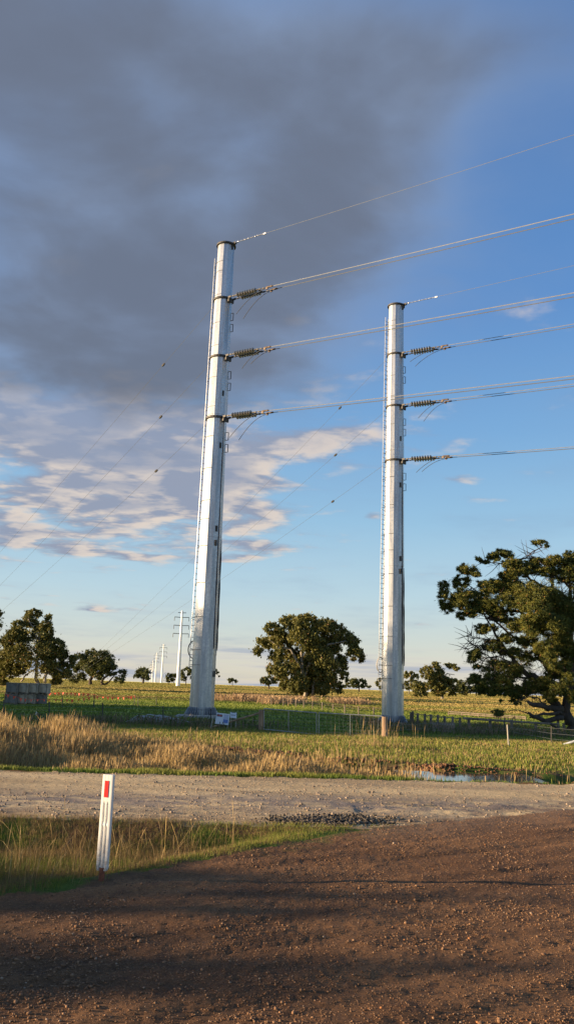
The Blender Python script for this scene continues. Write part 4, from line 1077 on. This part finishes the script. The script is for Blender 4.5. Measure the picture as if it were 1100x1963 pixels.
def tree(name, label, cat, basepx, Yd, cl, limbs, size, cols, dens, group=None, drop=.2, mat='leaf', bark='gum_bark', thin=.55, basez=None):
    tree_n[0] += 1
    b0 = P(basepx[0], basepx[1], Yd); b0[2] = hz(b0[0], b0[1])
    t = empty(name, loc(b0), label, cat, group)
    ps = Yd*.98/FPX
    W, F, c_ = leaves(cl, dens, size, cols, Yd, ps, drop, 100+tree_n[0], thin=thin)
    npmesh('crown', W-b0, F, M[mat], t, col=c_)
    m = MB()
    for i, lb in enumerate(limbs):
        pts = []; rs = []
        for q in lb:
            px, py, r = q[:3]; dz_ = q[3] if len(q) > 3 else 0
            p = P(px, py, Yd+dz_*ps); 
            pts.append(p-b0); rs.append(r*ps)
        if i == 0:
            pts[0] = np.array([pts[0][0], pts[0][1], -.3]); 
        # subdivide with a little wander
        pp, rr_ = [pts[0]], [rs[0]]
        for j in range(len(pts)-1):
            for k in (1, 2, 3):
                u = k/3; q = pts[j]*(1-u)+pts[j+1]*u
                if k < 3: q = q + np.array([random.uniform(-1, 1), random.uniform(-1, 1), random.uniform(-1, 1)])*rs[j]*.55
                pp.append(q); rr_.append(rs[j]*(1-u)+rs[j+1]*u)
        m.tube(pp, rr_, 8)
    m.build('trunk', M[bark], t, smooth=True)
    return t
def cc(L, sx, x0, sy, y0, dd=None, dens=1.0):
    """clumps from crop coordinates; alternating depth so that the crown is a volume"""
    out = []
    for i, q in enumerate(L):
        x_, y_, rx_, ry_ = q[:4]; dn = q[4] if len(q) > 4 else dens
        dz = ((-.5, .35, -.15, .55, -.35, .15)[i % 6])*(dd or 60)
        if len(q) > 5: dz = q[5]
        out.append((x0+sx*x_, y0+sy*y_, rx_*sx, ry_*sy, dz, dn))
    return out
def ll(L, s, x0, y0): return [[(x0+s*q[0], y0+s*q[1], q[2]*s, *(q[3:4])) for q in lb] for lb in L]
# the round gum between the poles
s = 360/1100
GC = [(580, 125, 100, 50), (480, 130, 80, 50), (380, 165, 75, 42), (335, 240, 60, 45), (290, 285, 30, 36), (430, 225, 80, 60), (560, 200, 100, 70), (680, 150, 80, 58), (755, 165, 60, 45), (800, 215, 62, 52), (850, 255, 42, 52),
      (893, 340, 18, 32), (845, 300, 40, 50), (700, 255, 90, 75), (620, 280, 85, 75), (480, 305, 80, 45), (385, 320, 42, 34), (360, 400, 24, 34), (420, 390, 60, 62), (550, 380, 100, 80), (680, 370, 90, 90), (775, 370, 50, 60), (795, 440, 34, 34),
      (445, 470, 36, 72), (515, 480, 58, 76), (600, 470, 78, 84), (700, 470, 62, 66), (765, 505, 22, 42), (660, 520, 38, 38), (560, 525, 60, 30), (415, 300, 30, 40), (880, 300, 24, 34)]
tree('gum_tree', 'large round drooping gum tree standing between the two steel poles', 'tree', (570, 1338), 147.0, cc(GC, s, 400, s, 1150, 55),
     ll([[(565, 575, 13), (560, 480, 12), (550, 380, 10), (540, 300, 7)], [(560, 460, 8), (600, 330, 6), (620, 220, 4), (600, 150, 2)], [(555, 420, 8), (480, 290, 6), (400, 270, 3), (350, 230, 2)], [(570, 400, 7), (700, 260, 5), (800, 240, 3), (860, 290, 2)], [(600, 570, 7), (620, 480, 6), (690, 400, 4)]], s, 400, 1150), .38, GUM, 8, drop=.9)
s = 300/1100
LG = [(240, 125, 58, 34), (215, 185, 66, 44), (130, 215, 48, 40), (345, 165, 26, 34), (350, 235, 32, 40), (285, 240, 56, 46), (100, 285, 66, 46), (60, 335, 46, 46), (175, 290, 60, 46), (320, 310, 56, 46), (415, 345, 42, 42), (50, 430, 56, 66), (130, 400, 66, 56),
      (20, 520, 50, 70), (110, 530, 66, 50), (190, 440, 44, 60), (330, 400, 76, 60), (425, 430, 50, 54), (350, 500, 66, 50), (430, 530, 56, 54), (500, 470, 40, 44), (400, 600, 40, 36), (20, 610, 40, 40), (300, 360, 40, 40), (480, 560, 30, 36)]
LG = [(q[0], q[1], q[2]*1.2, q[3]*1.2) for q in LG]
rj = random.Random(9)
LG += [(q[0]+rj.uniform(-.5, .5)*q[2], q[1]+rj.uniform(-.5, .5)*q[3], q[2]*.7, q[3]*.7, .6) for q in LG if q[1] > 180]
LG += [(230, 400, 190, 190, .12), (80, 480, 90, 110, .2), (400, 470, 80, 90, .2)]
tree('gum_tree', 'tall open gum tree with a grey trunk rising behind the grey bins at left', 'tree', (72, 1317), 160.0, cc(LG, s, 0, s, 1140, 50),
     ll([[(270, 640, 14), (258, 560, 12), (262, 460, 11), (265, 340, 8), (235, 230, 5), (200, 170, 3)], [(320, 620, 11, -25), (325, 560, 10, -25), (385, 508, 8, -25), (430, 535, 6, -25), (485, 575, 4, -25)], [(265, 340, 7), (300, 250, 4), (340, 190, 2)], [(260, 470, 7), (150, 400, 5), (90, 300, 2)], [(150, 610, 6), (190, 560, 5), (255, 520, 5)]], s, 0, 1140), .40, GUM, 8.5, drop=.3)
tree('gum_tree', 'part of a gum crown cut off by the left edge of the photo', 'tree', (-34, 1318), 150.0, [(-6, 1178, 12, 13, 0, 1), (-8, 1200, 15, 14, 8, 1), (-30, 1190, 30, 34, 0, 1), (-40, 1230, 34, 34, 6, 1), (-14, 1235, 14, 26, 3, 1), (-60, 1260, 30, 30, 0, 1)], [[(-34, 1322, 4), (-36, 1260, 3), (-30, 1200, 2)]], .42, GUM, 7)
G3 = [(690, 490, 130, 80, .5), (600, 500, 80, 60, .6), (650, 480, 90, 60), (750, 480, 60, 50), (560, 430, 42, 26), (640, 405, 52, 30), (700, 415, 54, 34), (760, 440, 44, 42), (620, 470, 76, 46), (720, 500, 76, 50), (785, 530, 40, 46), (860, 550, 34, 32), (840, 600, 42, 24), (560, 520, 44, 48), (640, 545, 50, 34), (530, 590, 50, 30), (700, 570, 44, 34), (575, 580, 40, 34)]
tree('gum_tree', 'broad dark gum tree with a split trunk, right of the tall gum at left', 'tree', (172, 1315), 240.0, cc(G3, s, 0, s, 1140, 35),
     ll([[(632, 642, 15), (636, 600, 12), (660, 540, 9), (690, 480, 5)], [(715, 640, 11), (722, 600, 9), (770, 560, 5), (800, 520, 3)], [(715, 640, 7), (770, 610, 6), (810, 560, 3)]], s, 0, 1140), .55, GUMD, 8, drop=.1, bark='dark_bark')
tree('gum_tree', 'small round dark gum tree alone beside the smallest far pole', 'tree', (275, 1309), 440.0, [(267, 1290, 9, 7, 0, 1), (276, 1286, 12, 7, 5, 1), (283, 1292, 8, 9, -5, 1), (262, 1297, 7, 4.5, 0, 1), (274, 1295, 12, 6, 0, 1), (283, 1300, 6, 4, 0, 1)], [[(275, 1310, 2), (275, 1300, 1.8), (276, 1290, 1)]], .9, GUMD, 9, 'distant paddock trees', bark='dark_bark')
tree('gum_tree', 'low clump of gum trees between the second far pole and the nearest far pole', 'tree', (325, 1310), 420.0, [(323, 1297, 5, 6, 0, 1), (330, 1294, 6, 4, 0, 1), (331, 1302, 7, 4, 4, 1), (337, 1295, 5, 5, 2, 1), (323, 1305, 4, 4, 0, 1)], [[(323, 1311, .9), (324, 1300, .7)], [(333, 1310, .8), (333, 1300, .6)]], .9, GUMD, 8, 'distant paddock trees', bark='dark_bark')
tree('gum_tree', 'open gum tree half hidden behind the base of the left steel pole', 'tree', (358, 1312), 400.0, [(349, 1290, 5, 8, 0, .8), (358, 1283, 8, 5, 0, .8), (366, 1290, 9, 9, 3, .8), (352, 1300, 6, 6, 2, .8), (380, 1286, 10, 10, 0, .8), (400, 1286, 10, 8, 0, .7), (413, 1284, 4, 3.5, 0, .9), (417, 1290, 3.2, 2.5, 0, .9), (420, 1296, 2.4, 1.6, 0, .9)], [[(357, 1313, 1), (357, 1300, .8), (362, 1290, .6)], [(372, 1290, .8), (400, 1290, .7), (418, 1293, .4)]], .85, GUMD, 8, 'distant paddock trees', bark='dark_bark')
tree('gum_tree', 'tiny gum tree alone on the skyline right of the left steel pole', 'tree', (446, 1311), 520.0, [(441, 1304, 5, 4, 0, 1), (447, 1302, 6, 3.5, 0, 1), (453, 1306, 4, 3, 0, 1), (440, 1308, 3, 2, 0, 1)], [[(446, 1312, .8), (446, 1304, .6)]], 1.0, GUMD, 10, 'distant paddock trees', bark='dark_bark')
tree('gum_tree', 'small dark gum tree tucked against the left side of the round gum', 'tree', (515, 1317), 330.0, [(505, 1304, 8, 6, 0, 1), (515, 1300, 13, 6, 0, 1), (526, 1304, 8, 7, 3, 1), (514, 1309, 10, 5, -3, 1), (534, 1300, 5, 8, 0, 1)], [[(516, 1318, 1.6), (516, 1308, 1.4)], [(509, 1317, .8), (509, 1309, .6)]], .8, GUMD, 8, 'distant paddock trees', bark='dark_bark')
tree('gum_tree', 'low dome shaped gum tree right of the round gum, before the right pole', 'tree', (688, 1321), 360.0, [(676, 1309, 8, 8, 0, 1), (687, 1306, 12, 7, 3, 1), (698, 1310, 6, 7, 0, 1), (686, 1314, 14, 5, 0, 1), (665, 1313, 8, 5, 6, 1)], [[(688, 1322, 1.4), (688, 1313, 1.2)]], .8, GUMD, 8, 'distant paddock trees', bark='dark_bark')
tree('gum_tree', 'tiniest skyline tree just left of the right steel pole', 'tree', (708, 1321), 560.0, [(706, 1317, 3, 2.6, 0, 1), (709, 1316, 3, 2.6, 0, 1)], [[(708, 1322, .5), (708, 1317, .4)]], 1.0, GUMD, 10, 'distant paddock trees', bark='dark_bark')
s = 200/1100
GR = [(430, 900, 60, 50), (560, 940, 90, 60, .6), (540, 980, 80, 60), (620, 980, 80, 60), (480, 1010, 70, 60), (510, 805, 60, 40), (440, 845, 58, 38), (375, 858, 34, 24), (560, 865, 54, 46), (655, 800, 50, 26), (735, 832, 36, 26), (700, 800, 40, 22), (510, 900, 50, 36), (620, 935, 34, 34), (700, 955, 40, 30), (520, 1050, 68, 56), (600, 1040, 70, 60), (690, 1050, 54, 52), (475, 950, 36, 34), (640, 1000, 50, 50), (560, 1090, 60, 36), (690, 1100, 44, 24)]
tree('gum_tree', 'spreading gum tree with a pale forked trunk between the right pole and pine', 'tree', (847, 1342), 190.0, cc([(q[0], q[1], q[2]*1.15, q[3]*1.12) for q in GR], s, 740, s, 1130, 22),
     ll([[(592, 1172, 17), (592, 1110, 15), (588, 1020, 10), (582, 900, 8), (560, 840, 4)], [(586, 930, 6), (640, 885, 5), (720, 900, 2.5)], [(585, 990, 6), (530, 940, 5), (490, 900, 3)]], s, 740, 1130), .45, GUM, 7.5, drop=.2)
tree('gum_tree', 'bushy olive green tree low against the right side of the right pole', 'tree', (805, 1333), 215.0, cc([(330, 985, 60, 46), (290, 1030, 56, 50), (360, 1050, 66, 60), (400, 1010, 50, 50), (330, 1100, 56, 34), (410, 1095, 40, 34)], s, 740, s, 1130, 18), ll([[(360, 1130, 9), (360, 1060, 7)]], s, 740, 1130), .5, GUM, 8, drop=.1)
tree('gum_tree', 'thin open gum tree seen directly behind the right steel pole', 'tree', (785, 1328), 300.0, [(727, 1302, 5, 4, 0, 1), (724, 1310, 4, 6, 3, 1), (785, 1289, 10, 5, 0, 1), (778, 1297, 8, 5, 0, 1), (795, 1296, 9, 5, 0, 1), (778, 1310, 6, 7, 0, .8), (790, 1305, 8, 5, 0, .8), (783, 1319, 8, 4, 0, 1), (730, 1318, 5, 4, 0, .8)], [[(783, 1329, .9), (785, 1305, .8), (787, 1292, .5)], [(728, 1326, .8), (727, 1305, .5)]], .75, GUM, 7)
tree('gum_tree', 'dark tree clump in the distance between the pale forked gum and the pine', 'tree', (895, 1333), 330.0, [(884, 1309, 10, 7, 0, 1), (893, 1312, 11, 8, 3, 1), (880, 1320, 12, 9, 0, 1), (898, 1323, 14, 8, -3, 1), (908, 1318, 8, 6, 0, 1), (885, 1326, 14, 5, 0, 1), (925, 1324, 14, 8, 4, 1), (950, 1326, 16, 7, 2, 1), (1000, 1324, 24, 8, 2, 1), (1060, 1326, 40, 10, 0, .8)], [[(893, 1334, 1.4), (893, 1320, 1.1)], [(912, 1334, 1), (910, 1322, .8)]], .8, GUMD, 7, 'distant paddock trees', bark='dark_bark')
# the old pine at the right
s = 280/1100
PC = [(300, 280, 62, 44), (250, 370, 62, 46), (350, 310, 50, 26), (125, 420, 40, 52), (110, 500, 36, 70), (150, 570, 52, 42), (230, 520, 80, 60), (330, 500, 90, 70), (470, 410, 90, 50), (540, 420, 80, 60), (430, 560, 100, 56), (250, 630, 40, 30), (330, 610, 60, 36), (560, 155, 66, 28), (600, 175, 40, 24), (420, 220, 52, 18), (375, 200, 28, 16), (490, 195, 46, 22),
      (640, 240, 90, 38), (580, 330, 60, 36), (690, 300, 100, 46), (840, 82, 58, 20, .8), (890, 105, 20, 14), (830, 215, 80, 32), (950, 215, 96, 38), (1070, 215, 70, 44), (1060, 195, 40, 20), (620, 410, 100, 56), (760, 270, 80, 40), (900, 290, 90, 42, .7), (1040, 300, 70, 50, .8), (760, 500, 70, 50), (850, 470, 70, 50, 1, -40), (720, 540, 46, 56, 1, -45), (830, 600, 100, 76, 1, -55), (760, 660, 70, 50, 1, -50), (980, 540, 100, 70), (1080, 600, 60, 100), (950, 690, 90, 60, 1, -50), (780, 740, 60, 54, 1, -45),
      (860, 870, 70, 50, 1, -40), (930, 960, 46, 70, 1, -50), (670, 700, 90, 52), (560, 640, 90, 44, .8), (450, 720, 84, 30), (400, 745, 50, 22), (600, 800, 70, 36, .8), (480, 860, 76, 44, .8), (360, 925, 50, 42), (330, 960, 34, 34), (360, 1010, 36, 24), (600, 900, 90, 34, .7), (700, 920, 60, 40, .8), (800, 930, 60, 40, .8), (1000, 850, 90, 90), (1080, 950, 50, 110), (360, 1100, 44, 26), (440, 1130, 76, 44), (560, 1130, 80, 56), (400, 1190, 44, 32), (500, 1200, 70, 34), (640, 1180, 66, 44), (760, 1160, 66, 46), (520, 1360, 46, 22), (850, 1180, 66, 44), (960, 1060, 66, 46, .8), (545, 1275, 20, 12, .6), (660, 1280, 46, 18, .4), (540, 1010, 60, 20, .5), (660, 1040, 50, 30, .5), (740, 830, 60, 50, .6), (1010, 720, 60, 60),
      (1180, 230, 110, 60), (1300, 300, 110, 70), (1420, 380, 100, 80), (1200, 420, 110, 80), (1340, 500, 120, 90), (1480, 520, 110, 90), (1200, 640, 110, 90), (1360, 700, 120, 90), (1500, 760, 110, 80), (1220, 860, 100, 80), (1400, 940, 110, 80), (1560, 640, 70, 80), (1250, 1080, 90, 60), (1420, 1140, 90, 50)]
PC = [(q[0], q[1], q[2]*1.22, q[3]*1.25, *q[4:]) for q in PC]
rj = random.Random(3)
PC += [(q[0]+rj.uniform(-.7, .7)*q[2], q[1]+rj.uniform(-.7, .7)*q[3], q[2]*.7, q[3]*.6, .6, rj.uniform(-24, 10)) for q in PC if q[2] > 45 and q[0] > 260]
PC += [(980, 1180, 80, 60, .9, -45), (1080, 1240, 60, 70, .9, -45), (900, 1240, 70, 40, .7, -45), (1060, 1110, 60, 60, .9, -45), (760, 1200, 80, 40), (420, 1150, 80, 46), (560, 1190, 90, 46), (340, 1110, 50, 40), (660, 1230, 70, 34), (880, 1130, 70, 46, .8, -30), (1010, 1010, 70, 60, .8, -30), (900, 930, 70, 50, .9, -20)]
PC += [(820, 500, 330, 170, .10, 10), (900, 800, 260, 200, .10, 15), (480, 520, 270, 110, .12, 8), (620, 1000, 240, 140, .08, 10), (950, 300, 220, 90, .12, 5)]
PC += [(q[0]+rj.uniform(-.55, .55)*q[2], q[1]+rj.uniform(-.5, .5)*q[3], q[2]*.8, q[3]*.75, .7, rj.uniform(-14, 22)) for q in PC if q[2] > 45]
pcl = cc(PC, s, 820, s, 1020, 16)
PL = [[(1115, 1530, 52), (1060, 1420, 44), (980, 1320, 34), (905, 1240, 24), (850, 1190, 16)],
      [(1040, 1380, 36), (1060, 1200, 28), (1090, 1000, 24), (1070, 760, 20), (1075, 520, 15), (1060, 350, 10)],
      [(1040, 1190, 26), (960, 1150, 24), (830, 1110, 22), (720, 1050, 20), (650, 980, 17), (590, 900, 14), (530, 810, 11), (470, 700, 6), (400, 580, 4)],
      [(700, 1050, 14), (640, 1040, 12), (600, 985, 12)],
      [(1050, 1180, 26), (960, 1060, 20), (880, 980, 14), (800, 950, 8), (720, 1000, 5)],
      [(1060, 1010, 18), (950, 1100, 17), (880, 1010, 13), (850, 940, 8)],
      [(1060, 760, 18), (960, 650, 12), (940, 480, 15), (935, 300, 12), (940, 220, 5)],
      [(1075, 540, 12), (990, 450, 12), (840, 400, 11), (770, 360, 9), (720, 300, 7), (640, 250, 4)],
      [(1070, 420, 10), (1000, 350, 7), (900, 300, 4)],
      [(870, 200, 4), (740, 195, 6), (620, 215, 6), (550, 235, 4), (400, 225, 2)], [(735, 195, 4), (790, 145, 4), (858, 108, 3)],
      [(1060, 800, 16), (850, 680, 10), (690, 600, 9), (560, 590, 8), (480, 540, 6), (390, 460, 4), (300, 400, 3)],
      [(800, 860, 10), (690, 820, 9), (600, 760, 7), (500, 670, 6), (400, 570, 4)], [(690, 600, 6), (640, 590, 5), (420, 600, 4), (300, 560, 3), (200, 500, 2)],
      [(700, 660, 7), (560, 680, 5), (430, 650, 3)], [(590, 900, 6), (470, 880, 4), (380, 890, 3), (330, 920, 2)], [(560, 830, 5), (440, 810, 3), (340, 800, 2), (300, 745, 1.3)], [(440, 880, 3), (340, 905, 2), (270, 870, 1.3)], [(400, 870, 2), (330, 845, 1.4), (290, 815, 1)],
      [(800, 1110, 10), (640, 1080, 7), (520, 1090, 5), (420, 1130, 3)], [(650, 1000, 7), (540, 940, 5), (450, 945, 3), (370, 990, 2)],
      [(1010, 1400, 20, -30), (880, 1425, 18, -40), (790, 1390, 15, -45), (752, 1360, 8, -45)], [(1010, 1330, 24, -20), (900, 1330, 22, -30), (800, 1300, 18, -35), (750, 1275, 12, -35)], [(1000, 1360, 12, -30), (930, 1370, 12, -40), (840, 1375, 9, -45), (760, 1400, 5, -45)],
      [(880, 1420, 8, -40), (960, 1470, 8, -45), (1010, 1510, 7, -45), (1060, 1518, 5, -45)], [(900, 1330, 8, -25), (830, 1250, 5, -25), (760, 1240, 3, -25), (640, 1290, 2, -25)], [(760, 1370, 5, -45), (680, 1340, 3, -45), (560, 1350, 2, -45)],
      [(1070, 760, 16), (1180, 640, 12), (1300, 560, 8), (1450, 520, 4)], [(1080, 980, 18), (1220, 860, 12), (1400, 800, 7)], [(1075, 520, 10), (1200, 380, 7), (1350, 330, 3)], [(1090, 1180, 16), (1250, 1090, 10), (1400, 1100, 5)]]
pine = tree('pine_tree', 'large old spreading pine with tangled dark limbs at the right edge', 'tree', (1104, 1404), 60.0, pcl, ll(PL, s, 820, 1020), .16, PIN, 14, drop=-.2, mat='needle', bark='dark_bark', thin=.20)
# fine dead twigs through the pine
m = MB(); rr = random.Random(5); ps = 60*.98/FPX; b0 = np.array(pine.location)
for lb in PL:
    for i in range(len(lb)-1):
        for k in range(7):
            u = rr.random(); x_ = lb[i][0]*(1-u)+lb[i+1][0]*u; y_ = lb[i][1]*(1-u)+lb[i+1][1]*u
            if y_ > 1300: continue
            dz_ = (lb[i][3] if len(lb[i]) > 3 else 0)
            p = P(820+s*x_, 1020+s*y_, 60+dz_*ps*s)-b0; a = rr.uniform(0, 6.28); L = rr.uniform(.5, 1.7)
            d1 = np.array([math.cos(a)*L, rr.uniform(-.8, .8)*L, math.sin(a)*L*.8]); q = p+d1*.5+np.array([0, 0, rr.uniform(-.1, .2)])
            m.tube([p, q, p+d1], [.028, .018, .007], 4, False)
m.build('twigs', M['dark_bark'], pine)
# ------------------------------------------------------------------ trees standing outside the frame to the left (they throw the long shadows)
def off_tree(x_, y_, H_, R_, label, seed, dens=1.0, low=.12):
    rg = np.random.default_rng(seed); z0 = hz(x_, y_)
    t = empty('gum_tree', (x_, y_, z0), label, 'tree', 'trees left of the road outside the photo')
    n = int(9000*dens); ns = 60
    d = rg.normal(size=(ns, 3)); d /= np.linalg.norm(d, axis=1)[:, None]
    sc = np.array([0, 0, H_*(.5+low/2)])+d*(rg.uniform(.1, 1, ns)**.4)[:, None]*np.array([R_, R_, H_*(.5-low/2)])*.9
    w = rg.integers(0, ns, n); p = sc[w]+rg.normal(size=(n, 3))*R_*.16
    u = rg.normal(size=(n, 3)); u /= np.linalg.norm(u, axis=1)[:, None]; v = np.cross(u, rg.normal(size=(n, 3))); v /= np.linalg.norm(v, axis=1)[:, None]
    s_ = .42; W = np.stack([p-u*s_*.6, p+v*s_*.4, p+u*s_*.6, p-v*s_*.4], 1).reshape(-1, 3)
    npmesh('crown', W, np.arange(n*4).reshape(n, 4), M['leaf'], t, col=np.repeat((GUM[0]+(GUM[1]-GUM[0])*rg.random((n, 1))), 4, 0))
    m = MB(); m.tube([(0, 0, -.3), (0.1, 0, H_*.3), (.3, .1, H_*.7)], [.35, .28, .1], 8)
    for k in range(5): a = k*1.3; m.tube([(0.1, 0, H_*.3), (math.cos(a)*R_*.5, math.sin(a)*R_*.5, H_*.6)], [.15, .05], 6)
    m.build('trunk', M['gum_bark'], t)
OFF = [(-60, 34.5, 15.5, 5.0, 1.2), (-62, 40, 16, 6, 1.3), (-60, 47, 17.5, 6.5, 1.4), (-66, 56, 15, 6, 1.2),
       (-36, 3.3, 6.0, 1.6, .55), (-36, .5, 5.5, 1.9, .5), (-37, -3.2, 5.2, 1.8, .28), (-80, 68, 9, 5, .8), (-90, 82, 8, 5, .7)]
for i, (x_, y_, H_, R_, dn) in enumerate(OFF):
    off_tree(x_, y_, H_, R_, f'leafy gum tree standing left of the frame beside the road', 500+i, dn)
